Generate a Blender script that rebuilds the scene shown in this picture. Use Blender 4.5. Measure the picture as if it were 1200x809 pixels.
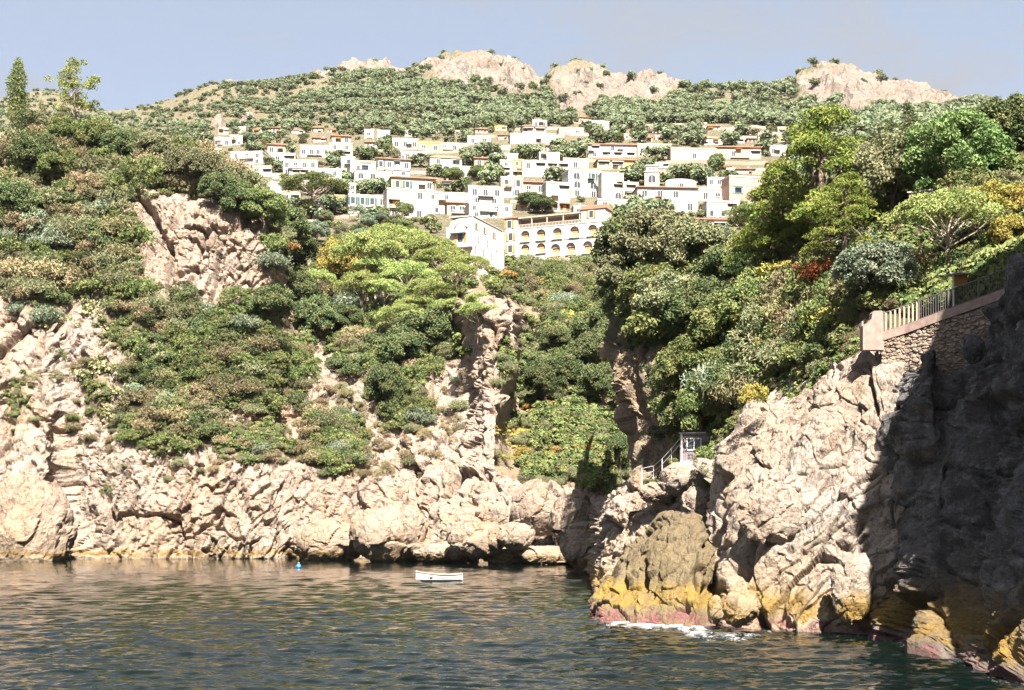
import bpy, math, random
import numpy as np
from mathutils import Matrix, Vector
for o in list(bpy.data.objects): bpy.data.objects.remove(o)
SC = bpy.context.scene
COL = SC.collection
rnd = random.Random(7)

# ------------------------------------------------------------------ camera, sky, sun, exposure
F = 1667.0; EYE = 5.8; HOR = 611.0            # focal length and horizon row for a 1200 px wide frame
cd = bpy.data.cameras.new("camera"); cam = bpy.data.objects.new("camera", cd); COL.objects.link(cam)
cam.location = (0, 0, EYE); cam.rotation_euler = (math.radians(90), 0, 0)
cd.sensor_width = 36; cd.lens = 50.01; cd.shift_y = (HOR - 404.5) / 1200
cd.clip_start = 0.5; cd.clip_end = 9000
SC.camera = cam
SUN_AZ, SUN_EL = math.radians(10), math.radians(50)   # sun behind the boat, a little to its right
sv = Vector((math.sin(SUN_AZ) * math.cos(SUN_EL), -math.cos(SUN_AZ) * math.cos(SUN_EL), math.sin(SUN_EL)))
W = bpy.data.worlds.new("World"); SC.world = W; W.use_nodes = True
wn = W.node_tree.nodes; wl = W.node_tree.links
bg = wn["Background"]
sky = wn.new("ShaderNodeTexSky"); sky.sky_type = 'NISHITA'; sky.sun_disc = False
sky.sun_elevation = SUN_EL; sky.sun_rotation = math.atan2(sv.x, sv.y)
sky.altitude = 0; sky.air_density = 1.0; sky.dust_density = 1.6; sky.ozone_density = 2.0
# faint cirrus veils high in the air
tc = wn.new("ShaderNodeTexCoord"); mp = wn.new("ShaderNodeMapping"); mp.inputs['Scale'].default_value = (1.6, 1.6, 5.0); mp.inputs['Rotation'].default_value = (0.3, 0.5, 0.2)
cn = wn.new("ShaderNodeTexNoise"); cn.inputs['Scale'].default_value = 3.2; cn.inputs['Detail'].default_value = 9; cn.inputs['Roughness'].default_value = 0.62; cn.inputs['Distortion'].default_value = 0.9
cr = wn.new("ShaderNodeValToRGB"); cr.color_ramp.elements[0].position = 0.46; cr.color_ramp.elements[1].position = 0.70
cr.color_ramp.elements[0].color = (0.62, 0.62, 0.62, 1); cr.color_ramp.elements[1].color = (1, 1, 1, 1)
mx = wn.new("ShaderNodeMix"); mx.data_type = 'RGBA'; mx.inputs[7].default_value = (2.35, 2.40, 2.55, 1)
wl.new(tc.outputs['Generated'], mp.inputs['Vector']); wl.new(mp.outputs[0], cn.inputs['Vector']); wl.new(cn.outputs['Fac'], cr.inputs[0])
wl.new(cr.outputs[0], mx.inputs[0]); wl.new(sky.outputs[0], mx.inputs[6]); wl.new(mx.outputs[2], bg.inputs['Color'])
bg.inputs['Strength'].default_value = 0.05
sl = bpy.data.lights.new("sun", 'SUN'); sun = bpy.data.objects.new("sun", sl); COL.objects.link(sun)
sl.energy = 5.0; sl.angle = math.radians(0.53); sl.color = (1.0, 0.94, 0.86)
sun.location = (60, -120, 160); sun.rotation_euler = sv.to_track_quat('Z', 'Y').to_euler()
vs = SC.view_settings; vs.view_transform = 'Standard'; vs.look = 'None'; vs.exposure = 2.28; vs.gamma = 1.0; vs.use_curve_mapping = False
SC.cycles.max_bounces = 6; SC.cycles.diffuse_bounces = 2; SC.cycles.glossy_bounces = 3; SC.cycles.transmission_bounces = 2
SC.cycles.transparent_max_bounces = 8; SC.cycles.caustics_reflective = False; SC.cycles.caustics_refractive = False

# ------------------------------------------------------------------ small tools
def at(px, py, Y): return np.array(((px - 600.0) * Y / F, Y, EYE + (HOR - py) * Y / F))
def atv(px, py, Y): return np.stack(((px - 600.0) * Y / F, Y, EYE + (HOR - py) * Y / F), -1)
def link(name, mesh, parent=None, mats=None):
    o = bpy.data.objects.new(name, mesh); COL.objects.link(o)
    if parent is not None: o.parent = parent
    if mats is not None:
        for m in (mats if isinstance(mats, (list, tuple)) else [mats]): mesh.materials.append(m)
    return o
def tag(o, label=None, cat=None, group=None, kind=None):
    if label: o['label'] = label
    if cat: o['category'] = cat
    if group: o['group'] = group
    if kind: o['kind'] = kind
    return o
def empty(name, loc=(0, 0, 0), rz=0.0, label=None, cat=None, group=None):
    o = bpy.data.objects.new(name, None); COL.objects.link(o); o.location = loc; o.rotation_euler = (0, 0, rz)
    o.empty_display_size = 0.2
    return tag(o, label, cat, group)
def npmesh(name, V, Q, mat_idx=None, smooth=False):
    """Mesh from arrays: V n x 3, Q m x k (all faces k-gons)."""
    V = np.asarray(V, np.float32); Q = np.asarray(Q, np.int32); k = Q.shape[1]
    me = bpy.data.meshes.new(name)
    me.vertices.add(len(V)); me.vertices.foreach_set('co', V.ravel())
    me.loops.add(Q.size); me.loops.foreach_set('vertex_index', Q.ravel())
    me.polygons.add(len(Q)); me.polygons.foreach_set('loop_start', np.arange(0, Q.size, k, dtype=np.int32))
    if mat_idx is not None: me.polygons.foreach_set('material_index', np.asarray(mat_idx, np.int32))
    me.polygons.foreach_set('use_smooth', np.full(len(Q), smooth, bool))
    me.update(calc_edges=True)
    return me
def fattr(me, name, vals):
    a = me.attributes.new(name, 'FLOAT', 'POINT'); a.data.foreach_set('value', np.asarray(vals, np.float32).ravel())
class MB:
    """Collects boxes, prisms and tubes into one mesh with material slots."""
    def __init__(s): s.v = []; s.f = []; s.m = []
    def add(s, vs_, fs_, m=0):
        b = len(s.v); s.v.extend([tuple(map(float, v)) for v in vs_])
        for f in fs_: s.f.append([b + i for i in f]); s.m.append(m)
    def box(s, x0, x1, y0, y1, z0, z1, m=0):
        s.add([(x0, y0, z0), (x1, y0, z0), (x1, y1, z0), (x0, y1, z0), (x0, y0, z1), (x1, y0, z1), (x1, y1, z1), (x0, y1, z1)],
              [(0, 3, 2, 1), (4, 5, 6, 7), (0, 1, 5, 4), (1, 2, 6, 5), (2, 3, 7, 6), (3, 0, 4, 7)], m)
    def prism(s, pts, y0, y1, m=0):
        """pts: outline in x,z (counter-clockwise seen from -y), pulled from y0 to y1."""
        n = len(pts); s.add([(x, y0, z) for x, z in pts] + [(x, y1, z) for x, z in pts],
              [tuple(range(n)), tuple(range(2 * n - 1, n - 1, -1))] + [((i + 1) % n, i, n + i, n + (i + 1) % n) for i in range(n)], m)
    def tube(s, P, R, n=6, m=0, cap=True):
        P = [Vector(p) for p in P]; b = len(s.v)
        for i, p in enumerate(P):
            d = (P[min(i + 1, len(P) - 1)] - P[max(i - 1, 0)]).normalized()
            a = d.orthogonal().normalized() if abs(d.z) < 0.9 else Vector((1, 0, 0)).cross(d).normalized()
            c = d.cross(a)
            for k in range(n):
                t = 2 * math.pi * k / n; q = p + (a * math.cos(t) + c * math.sin(t)) * R[i]; s.v.append(tuple(q))
        for i in range(len(P) - 1):
            for k in range(n):
                s.f.append([b + i * n + k, b + i * n + (k + 1) % n, b + (i + 1) * n + (k + 1) % n, b + (i + 1) * n + k]); s.m.append(m)
        if cap:
            e = b + (len(P) - 1) * n; s.f.append([e + k for k in range(n)]); s.m.append(m); s.f.append([b + k for k in reversed(range(n))]); s.m.append(m)
    def mesh(s, name):
        me = bpy.data.meshes.new(name); me.from_pydata(s.v, [], s.f); me.polygons.foreach_set('material_index', s.m); me.update(); return me
    def build(s, name, mats, parent=None): return link(name, s.mesh(name), parent, mats)

# ------------------------------------------------------------------ noise on point arrays
def _h(ix, iy, iz, seed):
    h = (ix.astype(np.uint32) * np.uint32(374761393) + iy.astype(np.uint32) * np.uint32(668265263) + iz.astype(np.uint32) * np.uint32(2147483647) + np.uint32(seed * 974711 % 4294967291))
    h = (h ^ (h >> np.uint32(13))) * np.uint32(1274126177); h = h ^ (h >> np.uint32(16)); h = h * np.uint32(2246822519); h ^= h >> np.uint32(15)
    return h
def _r(h): return (h & np.uint32(0xFFFFFF)).astype(np.float32) / np.float32(16777216.0)
def vnoise(p, seed=0):
    i = np.floor(p).astype(np.int64); f = (p - i).astype(np.float32); u = f * f * (3 - 2 * f); out = 0
    for dx in (0, 1):
        for dy in (0, 1):
            for dz in (0, 1):
                w = (u[:, 0] if dx else 1 - u[:, 0]) * (u[:, 1] if dy else 1 - u[:, 1]) * (u[:, 2] if dz else 1 - u[:, 2])
                out = out + w * _r(_h(i[:, 0] + dx, i[:, 1] + dy, i[:, 2] + dz, seed))
    return out * 2 - 1
def fbm(p, seed=0, octv=4, gain=0.5):
    a, s, n = 1.0, 0.0, 0.0; q = np.array(p, np.float32)
    for k in range(octv):
        s = s + a * vnoise(q, seed + 31 * k); n += a; a *= gain; q = q * 2.03 + 11.7
    return s / n
def worley(p, seed=0):
    i = np.floor(p).astype(np.int64); N = len(p)
    f1 = np.full(N, 9, np.float32); f2 = np.full(N, 9, np.float32); hid = np.zeros(N, np.uint32); vec = np.zeros((N, 3), np.float32)
    pf = p.astype(np.float32)
    for dx in (-1, 0, 1):
        for dy in (-1, 0, 1):
            for dz in (-1, 0, 1):
                cx, cy, cz = i[:, 0] + dx, i[:, 1] + dy, i[:, 2] + dz
                h = _h(cx, cy, cz, seed)
                d = np.stack((cx + 0.1 + 0.8 * _r(h) - pf[:, 0], cy + 0.1 + 0.8 * _r(h * np.uint32(2654435761) >> np.uint32(3)) - pf[:, 1], cz + 0.1 + 0.8 * _r(h * np.uint32(2246822507) >> np.uint32(5)) - pf[:, 2]), -1).astype(np.float32)
                r = np.sqrt((d * d).sum(1)); c = r < f1
                f2 = np.where(c, f1, np.minimum(f2, r)); hid = np.where(c, h, hid); vec[c] = d[c]; f1 = np.where(c, r, f1)
    return f1, f2, hid, vec
def sstep(a, b, x):
    t = np.clip((x - a) / (b - a), 0, 1); return t * t * (3 - 2 * t)
def blocks(P, size, stretch, seed, tilt=0.25, crack=0.5, cw=0.10):
    """Broken limestone: angular slabs with their own offset and slanted faces, thin open joints between. -> about -1..1"""
    c, s_ = math.cos(tilt), math.sin(tilt)
    q = np.stack((P[:, 0] * c - P[:, 2] * s_, P[:, 1] * 0.55, P[:, 0] * s_ + P[:, 2] * c), -1) / (size * np.array(stretch))
    q = q + 0.22 * np.stack((fbm(q * 1.3, seed + 1, 3), fbm(q * 1.3 + 5, seed + 2, 3), fbm(q * 1.3 + 9, seed + 3, 3)), -1)
    f1, f2, h, vec = worley(q, seed)
    a = _r(h) - 0.5; nx = _r(h * np.uint32(40503)) - 0.5; nz = _r(h * np.uint32(69069) >> np.uint32(2)) - 0.5
    open_ = _r(h * np.uint32(7919) >> np.uint32(4))
    return 0.75 * a + 2.3 * (nx * vec[:, 0] + nz * vec[:, 2]) - crack * open_ * (1 - sstep(0, cw * 0.7, f2 - f1))
def ridged(P, size, stretch, seed, tilt=0.3, octv=5):
    c, s_ = math.cos(tilt), math.sin(tilt)
    q = np.stack((P[:, 0] * c - P[:, 2] * s_, P[:, 1], P[:, 0] * s_ + P[:, 2] * c), -1) / (size * np.array(stretch)); a, o, n, w = 1.0, 0.0, 0.0, 1.0
    for k in range(octv):
        r = 1 - np.abs(vnoise(q, seed + 17 * k)) * 1.6; o = o + a * w * r; n += a; w = np.clip(r * 1.3, 0, 1); a *= 0.55; q = q * 2.07 + 3.1
    return o / n
# ------------------------------------------------------------------ terrain sheets
class Sheet:
    """A ground or cliff surface through measured points; cols: [(px, [(py, distance), ...])], rows from the water up."""
    def __init__(s, cols, nu, nv, u_pow=None, vdens=None):
        px = np.array([c[0] for c in cols], float); A = np.array([c[1] for c in cols], float)      # C x R x 2
        C, R = A.shape[:2]
        U = np.linspace(px[0], px[-1], nu) if u_pow is None else u_pow
        L = np.zeros((nu, R, 2))
        for r in range(R):
            for k in range(2): L[:, r, k] = pchip(px, A[:, r, k], U)
        t = np.arange(R); tv = np.linspace(0, R - 1, nv) if vdens is None else vdens
        G = np.zeros((nu, nv, 2))
        for k in range(2): G[:, :, k] = pchip2(t, L[:, :, k], tv)
        s.nu, s.nv = nu, nv
        s.PX = np.repeat(U[:, None], nv, 1); s.PY = G[:, :, 0]; s.Y = G[:, :, 1]
        s.P = atv(s.PX, s.PY, s.Y)
    def normals(s):
        du = np.gradient(s.P, axis=0); dv = np.gradient(s.P, axis=1); n = np.cross(du, dv); n /= np.linalg.norm(n, axis=2, keepdims=True) + 1e-9
        return n
    def flat(s): return s.P.reshape(-1, 3)
    def push(s, d, n=None):
        n = s.normals() if n is None else n
        s.P = s.P + n * np.asarray(d).reshape(s.nu, s.nv, 1)
    def mesh(s, name, smooth=False):
        i = np.arange(s.nu * s.nv).reshape(s.nu, s.nv)
        Q = np.stack((i[:-1, :-1], i[1:, :-1], i[1:, 1:], i[:-1, 1:]), -1).reshape(-1, 4)
        return npmesh(name, s.flat(), Q, smooth=smooth)
    def find(s, px, py):
        k = np.argmin(((s.PX - px) ** 2 + (s.PY - py) ** 2).ravel()); return s.flat()[k]
def pchip(x, y, q):
    """Monotone cubic interpolation."""
    h = np.diff(x); d = np.diff(y) / h; m = np.zeros_like(y); m[0], m[-1] = d[0], d[-1]
    for i in range(1, len(x) - 1):
        if d[i - 1] * d[i] > 0:
            w1, w2 = 2 * h[i] + h[i - 1], h[i] + 2 * h[i - 1]; m[i] = (w1 + w2) / (w1 / d[i - 1] + w2 / d[i])
    k = np.clip(np.searchsorted(x, q) - 1, 0, len(x) - 2); t = (q - x[k]) / h[k]
    return (2 * t ** 3 - 3 * t ** 2 + 1) * y[k] + (t ** 3 - 2 * t ** 2 + t) * h[k] * m[k] + (-2 * t ** 3 + 3 * t ** 2) * y[k + 1] + (t ** 3 - t ** 2) * h[k] * m[k + 1]
def pchip2(t, Y, q):
    d = np.diff(Y, axis=1); m = np.zeros_like(Y); m[:, 0] = d[:, 0]; m[:, -1] = d[:, -1]
    a, b = d[:, :-1], d[:, 1:]; ok = a * b > 0; m[:, 1:-1] = np.where(ok, 2 * a * b / np.where(ok, a + b, 1), 0)
    k = np.clip(np.floor(q).astype(int), 0, Y.shape[1] - 2); f = (q - k)[None]
    return (2 * f ** 3 - 3 * f ** 2 + 1) * Y[:, k] + (f ** 3 - 2 * f ** 2 + f) * m[:, k] + (-2 * f ** 3 + 3 * f ** 2) * Y[:, k + 1] + (f ** 3 - f ** 2) * m[:, k + 1]
def emask(px, py, E):
    """Soft union of ellipses (cx, cy, rx, ry) on arrays of photo coordinates."""
    m = np.zeros(np.shape(px))
    for e in E: m = np.maximum(m, np.clip(1.6 - 1.6 * np.sqrt(((px - e[0]) / e[2]) ** 2 + ((py - e[1]) / e[3]) ** 2) , 0, 1))
    return m

# ------------------------------------------------------------------ materials
def nodes_mat(name):
    m = bpy.data.materials.new(name); m.use_nodes = True; nt = m.node_tree; nt.nodes.clear()
    out = nt.nodes.new("ShaderNodeOutputMaterial"); b = nt.nodes.new("ShaderNodeBsdfPrincipled"); nt.links.new(b.outputs[0], out.inputs[0])
    return m, nt, b, out
class NT:
    def __init__(s, nt): s.nt = nt
    def n(s, t, **k):
        x = s.nt.nodes.new("ShaderNode" + t)
        for a, v in k.items(): setattr(x, a, v)
        return x
    def l(s, a, b): s.nt.links.new(a, b)
    def pos(s): return s.n("NewGeometry").outputs['Position']
    def map(s, vec, sc=(1, 1, 1), rot=(0, 0, 0)):
        m = s.n("Mapping"); m.inputs['Scale'].default_value = sc; m.inputs['Rotation'].default_value = rot; s.l(vec, m.inputs['Vector']); return m.outputs[0]
    def noise(s, vec, sc, det=6, rough=0.6, dist=0.0):
        n = s.n("TexNoise"); n.inputs['Scale'].default_value = sc; n.inputs['Detail'].default_value = det; n.inputs['Roughness'].default_value = rough; n.inputs['Distortion'].default_value = dist
        s.l(vec, n.inputs['Vector']); return n.outputs['Fac']
    def vor(s, vec, sc, feat='F1', out='Distance'):
        n = s.n("TexVoronoi"); n.feature = feat; n.inputs['Scale'].default_value = sc; s.l(vec, n.inputs['Vector']); return n.outputs[out]
    def ramp(s, fac, stops):
        r = s.n("ValToRGB"); e = r.color_ramp.elements
        while len(e) > 1: e.remove(e[-1])
        e[0].position = stops[0][0]; e[0].color = col4(stops[0][1])
        for p, c in stops[1:]:
            x = e.new(p); x.color = col4(c)
        s.l(fac, r.inputs[0]); return r.outputs[0]
    def mix(s, fac, a, b, mode='MIX'):
        m = s.n("Mix"); m.data_type = 'RGBA'; m.blend_type = mode
        for v, i in ((fac, 0), (a, 6), (b, 7)):
            if hasattr(v, 'links') or hasattr(v, 'is_linked'): s.l(v, m.inputs[i])
            else: m.inputs[i].default_value = v if i == 0 else col4(v)
        return m.outputs[2]
    def math(s, op, a, b=None, clamp=False):
        m = s.n("Math"); m.operation = op; m.use_clamp = clamp
        for v, i in ((a, 0), (b, 1)):
            if v is None: continue
            if hasattr(v, 'is_linked'): s.l(v, m.inputs[i])
            else: m.inputs[i].default_value = v
        return m.outputs[0]
    def attr(s, name):
        a = s.n("Attribute"); a.attribute_name = name; return a.outputs['Fac']
    def bump(s, h, strength, dist, prev=None):
        b = s.n("Bump"); b.inputs['Strength'].default_value = strength; b.inputs['Distance'].default_value = dist; s.l(h, b.inputs['Height'])
        if prev is not None: s.l(prev, b.inputs['Normal'])
        return b.outputs[0]
    def sepz(s, vec):
        x = s.n("SeparateXYZ"); s.l(vec, x.inputs[0]); return x.outputs['Z']
def col4(c):
    if isinstance(c, (int, float)): return (c, c, c, 1)
    return tuple(c) + (1,) if len(c) == 3 else tuple(c)

def rock_mat(name, pale, warm, ochre, sc=1.0, soil=None, tide=None, grain=1.0, stain=0.5, grey=(0.20, 0.19, 0.18)):
    """Weathered limestone; soil/plant-litter mask from the attribute 'soil'; tide: heights of the ochre and pink bands above the sea."""
    m, nt, b, out = nodes_mat(name); T = NT(nt); p = T.pos()
    n1 = T.noise(p, 0.11 * sc, 6, 0.62, 0.6); n2 = T.noise(p, 0.9 * sc, 8, 0.7, 0.4)
    c = T.mix(T.ramp(n1, [(0.36, 0), (0.62, 1)]), pale, warm)
    st = T.noise(T.map(p, (0.5 * sc, 0.5 * sc, 0.07 * sc), (0, 0.22, 0)), 1.6, 7, 0.65, 0.5)          # streaks run down the face
    c = T.mix(T.math('MULTIPLY', T.ramp(st, [(0.52, 0), (0.70, 1)]), stain), c, ochre)
    c = T.mix(T.math('MULTIPLY', T.ramp(n2, [(0.50, 0), (0.66, 1)]), 0.62), c, grey)
    n3 = T.noise(p, 4.5 * sc, 6, 0.75)
    c = T.mix(0.75, c, T.ramp(n3, [(0.32, (0.40, 0.37, 0.35)), (0.44, (0.86, 0.83, 0.80)), (0.62, (1.0, 1.0, 1.0))]), 'MULTIPLY')
    wv = T.n('TexNoise'); wv.inputs['Scale'].default_value = 1.1 * sc; wv.inputs['Detail'].default_value = 4; T.l(p, wv.inputs['Vector']); pw = T.n('VectorMath'); pw.operation = 'MULTIPLY_ADD'; T.l(wv.outputs['Color'], pw.inputs[0]); pw.inputs[1].default_value = (1.3 / sc,) * 3; T.l(p, pw.inputs[2]); pw = pw.outputs[0]
    cr_ = T.vor(T.map(pw, (1, 1, 0.55), (0.2, 0.35, 0)), 0.42 * sc, 'DISTANCE_TO_EDGE')
    crd = T.vor(T.map(T.map(pw, (1, 1, 0.4), (0.1, 0.5, 0.2)), (1, 1, 1)), 1.6 * sc, 'DISTANCE_TO_EDGE'); cn_ = T.noise(p, 0.7 * sc, 4, 0.6)
    cf = T.math('MULTIPLY', T.math('MAXIMUM', T.ramp(cr_, [(0.0, 0.9), (0.03, 0.0)]), T.ramp(crd, [(0.0, 0.7), (0.035, 0.0)])), T.ramp(cn_, [(0.50, 0), (0.62, 1)]))
    c = T.mix(cf, c, (0.06, 0.045, 0.035))
    n4 = T.noise(T.map(p, (1, 1, 0.6), (0.2, 0.5, 0.1)), 2.3 * sc, 5, 0.65, 0.8)
    c = T.mix(T.ramp(n4, [(0.565, 0.0), (0.61, 0.62), (0.75, 0.62)]), c, (0.115, 0.09, 0.07))
    if soil:
        so = T.math('ADD', T.attr('soil'), T.math('MULTIPLY', T.math('SUBTRACT', n2, 0.5), 1.1))
        sc_ = T.mix(T.ramp(n1, [(0.35, 0), (0.65, 1)]), soil[0], soil[1])
        sc_ = T.mix(T.ramp(n3, [(0.40, 0), (0.62, 1)]), sc_, soil[2])
        c = T.mix(T.ramp(so, [(0.36, 0), (0.56, 1)]), c, sc_)
    if tide:
        z = T.sepz(p); zz = T.math('ADD', z, T.math('MULTIPLY', T.math('SUBTRACT', T.noise(T.map(p, (1, 1, 0.3)), 0.45 * sc, 5, 0.6), 0.5), tide['wob']))
        k = 1.0 / tide['top']
        zr = T.math('MULTIPLY', zz, k, True)
        pt = T.ramp(T.noise(T.map(p, (1, 1, 0.6)), 0.35 * sc, 6, 0.7, 0.6), [(0.36, 0.15), (0.56, 1.0)])
        c = T.mix(T.math('MULTIPLY', T.ramp(zr, [(0.0, 1), (tide['y1'], 1), (tide['y2'], 0.6), (1.0, 0.0)]), T.ramp(n1, [(0.3, .5), (.6, 1)])), c, T.mix(n2, c, tide['tan'], 'MIX'))
        c = T.mix(T.math('MULTIPLY', T.ramp(zr, [(tide['d0'], 0), (tide['d1'], tide.get('a', 0.9)), (tide['y1'], tide.get('a', 0.9)), (tide['y2'], 0.0)]), pt), c, T.mix(T.ramp(n3, [(0.35, 0), (0.65, 1)]), tide['ochre'], tide['ochre2']))
        c = T.mix(T.math('MULTIPLY', T.ramp(zr, [(0.0, 1), (tide['p1'], 1), (tide['d0'], 0)]), T.ramp(T.noise(p, 0.8 * sc, 6, 0.7), [(0.38, 0.1), (0.6, 0.9)])), c, T.mix(T.ramp(n2, [(0.4, 0), (0.6, 1)]), tide['pink'], tide['pink2']))
    T.l(c, b.inputs['Base Color']); b.inputs['Roughness'].default_value = 0.9; b.inputs['Specular IOR Level'].default_value = 0.2
    h1 = T.noise(p, 1.3 * sc, 10, 0.72, 0.3)
    h2 = T.vor(T.map(p, (1, 1, 0.6), (0.3, 0.4, 0.1)), 1.1 * sc, 'F1')
    nb = T.bump(h1, 1.0, 0.8 * grain / sc); nb = T.bump(h2, 0.6, 0.40 * grain / sc, nb); nb = T.bump(n3, 0.8, 0.16 * grain / sc, nb)
    je = T.ramp(T.math('MINIMUM', T.math('MULTIPLY', cr_, 1.0), T.math('MULTIPLY', crd, 1.2)), [(0.0, 0.0), (0.05, 1.0)]); je = T.math('MAXIMUM', je, T.ramp(cn_, [(0.42, 1), (0.56, 0)])); nb = T.bump(je, 0.5, 0.25 * grain / sc, nb)
    T.l(nb, b.inputs['Normal'])
    return m
def plain(name, c, rough=0.8, var=0.12, sc=1.5, metal=0.0, bump=0.0):
    """Paint, plaster, wood or tile with a little uneven tone."""
    m, nt, b, out = nodes_mat(name); T = NT(nt); p = T.pos()
    n = T.noise(p, sc, 7, 0.65); d = tuple(x * (1 - var * 2.2) for x in c)
    T.l(T.mix(T.ramp(n, [(0.35, 0), (0.65, 1)]), d, c), b.inputs['Base Color']); b.inputs['Roughness'].default_value = rough; b.inputs['Metallic'].default_value = metal
    if bump: T.l(T.bump(n, 0.5, bump), b.inputs['Normal'])
    return m
# ------------------------------------------------------------------ the ground: cliffs, headland, town slope, mountain
SOIL = [(0.24, 0.185, 0.12), (0.13, 0.115, 0.06), (0.30, 0.23, 0.15)]
M_far = rock_mat("limestone_bay", (0.43, 0.355, 0.295), (0.41, 0.295, 0.215), (0.38, 0.235, 0.11), 0.55, SOIL,
    dict(top=9.0, wob=2.2, tan=(0.40, 0.30, 0.19), ochre=(0.30, 0.19, 0.04), ochre2=(0.18, 0.11, 0.025), pink=(0.10, 0.08, 0.05), pink2=(0.16, 0.11, 0.05), p1=0.02, d0=0.05, d1=0.08, y1=0.11, y2=0.17), 1.0, 0.5)
M_near = rock_mat("limestone_point", (0.43, 0.37, 0.32), (0.40, 0.305, 0.23), (0.42, 0.29, 0.17), 1.3, None,
    dict(top=6.4, wob=2.6, tan=(0.40, 0.29, 0.16), ochre=(0.33, 0.21, 0.05), ochre2=(0.19, 0.115, 0.02), pink=(0.26, 0.11, 0.11), pink2=(0.14, 0.06, 0.06), p1=0.035, d0=0.07, d1=0.11, y1=0.21, y2=0.36), 1.0, 0.35)
M_shaderock = rock_mat("shade_toned_limestone", (0.17, 0.163, 0.16), (0.06, 0.056, 0.054), (0.09, 0.078, 0.065), 1.3, None,  # limestone with the buttress's shade and paler lit ribs put into its colours
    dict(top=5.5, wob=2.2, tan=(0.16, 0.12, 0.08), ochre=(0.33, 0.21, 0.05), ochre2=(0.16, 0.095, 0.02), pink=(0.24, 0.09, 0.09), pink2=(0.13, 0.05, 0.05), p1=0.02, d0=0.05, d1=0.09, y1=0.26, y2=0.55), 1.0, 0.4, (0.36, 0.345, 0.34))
M_brown = rock_mat("brown_limestone", (0.20, 0.155, 0.10), (0.165, 0.125, 0.07), (0.16, 0.11, 0.045), 1.3, None,
    dict(top=6.4, wob=1.8, tan=(0.20, 0.155, 0.07), ochre=(0.34, 0.22, 0.05), ochre2=(0.22, 0.135, 0.025), pink=(0.25, 0.10, 0.10), pink2=(0.14, 0.055, 0.06), p1=0.06, d0=0.10, d1=0.14, y1=0.27, y2=0.37), 0.8, 0.4, (0.15, 0.13, 0.08))
M_head = rock_mat("headland_rock", (0.36, 0.29, 0.21), (0.30, 0.22, 0.14), (0.27, 0.17, 0.08), 0.9, [(0.10, 0.085, 0.045), (0.06, 0.065, 0.03), (0.15, 0.11, 0.06)], None, 1.0, 0.6)
M_mount = rock_mat("mountain_rock", (0.30, 0.26, 0.225), (0.27, 0.21, 0.165), (0.26, 0.18, 0.12), 0.16, [(0.15, 0.135, 0.08), (0.10, 0.105, 0.06), (0.24, 0.19, 0.125)], None, 1.0, 0.3)

def clip_under(S, z=-2.5):
    S.P[:, 0, 2] = z; S.P[:, 0, 1] -= 0.3

# --- bay cliff (left wall, cove, gorge)
B = [(-160, [(656, 213), (600, 217), (500, 226), (400, 236), (300, 246), (200, 262), (140, 275)]),
 (15, [(657, 212), (590, 216), (500, 227), (400, 236), (300, 246), (210, 258), (152, 272)]),
 (52, [(657, 211), (565, 217), (500, 227), (400, 236), (300, 246), (212, 258), (154, 272)]),
 (80, [(655, 219), (560, 225), (500, 230), (400, 239), (300, 247), (215, 258), (158, 272)]),
 (130, [(655, 217), (560, 222), (500, 228), (400, 238), (300, 248), (215, 258), (168, 272)]),
 (200, [(654, 217), (565, 222), (500, 229), (400, 240), (330, 246), (248, 252), (178, 275)]),
 (260, [(654, 217), (570, 222), (500, 230), (420, 238), (350, 245), (258, 250), (205, 272)]),
 (322, [(654, 218), (590, 223), (510, 231), (430, 240), (350, 247), (290, 252), (252, 268)]),
 (345, [(654, 219), (590, 224), (520, 233), (440, 246), (395, 262), (350, 285), (310, 315)]),
 (430, [(654, 218), (590, 223), (530, 232), (470, 244), (425, 258), (375, 282), (310, 325)]),
 (500, [(656, 210), (590, 217), (530, 227), (480, 239), (430, 253), (380, 275), (320, 325)]),
 (540, [(658, 205), (600, 211), (540, 223), (480, 238), (425, 249), (365, 262), (325, 320)]),
 (556, [(658, 203), (600, 210), (540, 220), (480, 230), (420, 237), (350, 244), (325, 320)]),
 (580, [(659, 201), (610, 208), (540, 217), (480, 225), (420, 231), (346, 240), (325, 320)]),
 (606, [(660, 198), (615, 205), (565, 215), (510, 224), (430, 233), (370, 242), (322, 325)]),
 (622, [(660, 197), (620, 204), (575, 216), (540, 236), (470, 268), (400, 300), (318, 340)]),
 (660, [(662, 193), (630, 202), (585, 214), (555, 229), (480, 256), (400, 296), (312, 350)]),
 (700, [(670, 165), (630, 182), (585, 204), (560, 226), (480, 260), (400, 300), (312, 360)]),
 (740, [(690, 140), (630, 165), (590, 195), (560, 226), (480, 270), (400, 310), (312, 370)]),
 (830, [(700, 135), (630, 160), (590, 190), (560, 226), (480, 275), (400, 315), (312, 375)])]
BAY = Sheet(B, 680, 430)
P = BAY.flat(); px, py = BAY.PX.ravel(), BAY.PY.ravel()
VEG_BAY = [(90, 285, 85, 80), (30, 230, 50, 60), (60, 180, 90, 40), (230, 205, 90, 32), (290, 225, 45, 30), (45, 340, 50, 40), (235, 430, 110, 75), (195, 495, 75, 45), (320, 420, 55, 75),
   (340, 275, 35, 70), (400, 330, 80, 70), (500, 320, 70, 75), (500, 385, 60, 45), (455, 460, 22, 45), (390, 520, 42, 45), (430, 400, 60, 40), (480, 480, 30, 30), (530, 405, 20, 30),
   (640, 430, 60, 60), (664, 505, 80, 32), (690, 552, 48, 24), (632, 552, 24, 20), (640, 325, 90, 40), (700, 380, 50, 60), (110, 455, 22, 40), (20, 470, 16, 40), (580, 340, 35, 16), (300, 520, 60, 30), (150, 380, 40, 40)]
SHIFT = lambda y: np.interp(y, [350, 375, 440, 500, 545, 580, 610], [-14, 0, -9, -27, -30, -8, 0])
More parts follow.
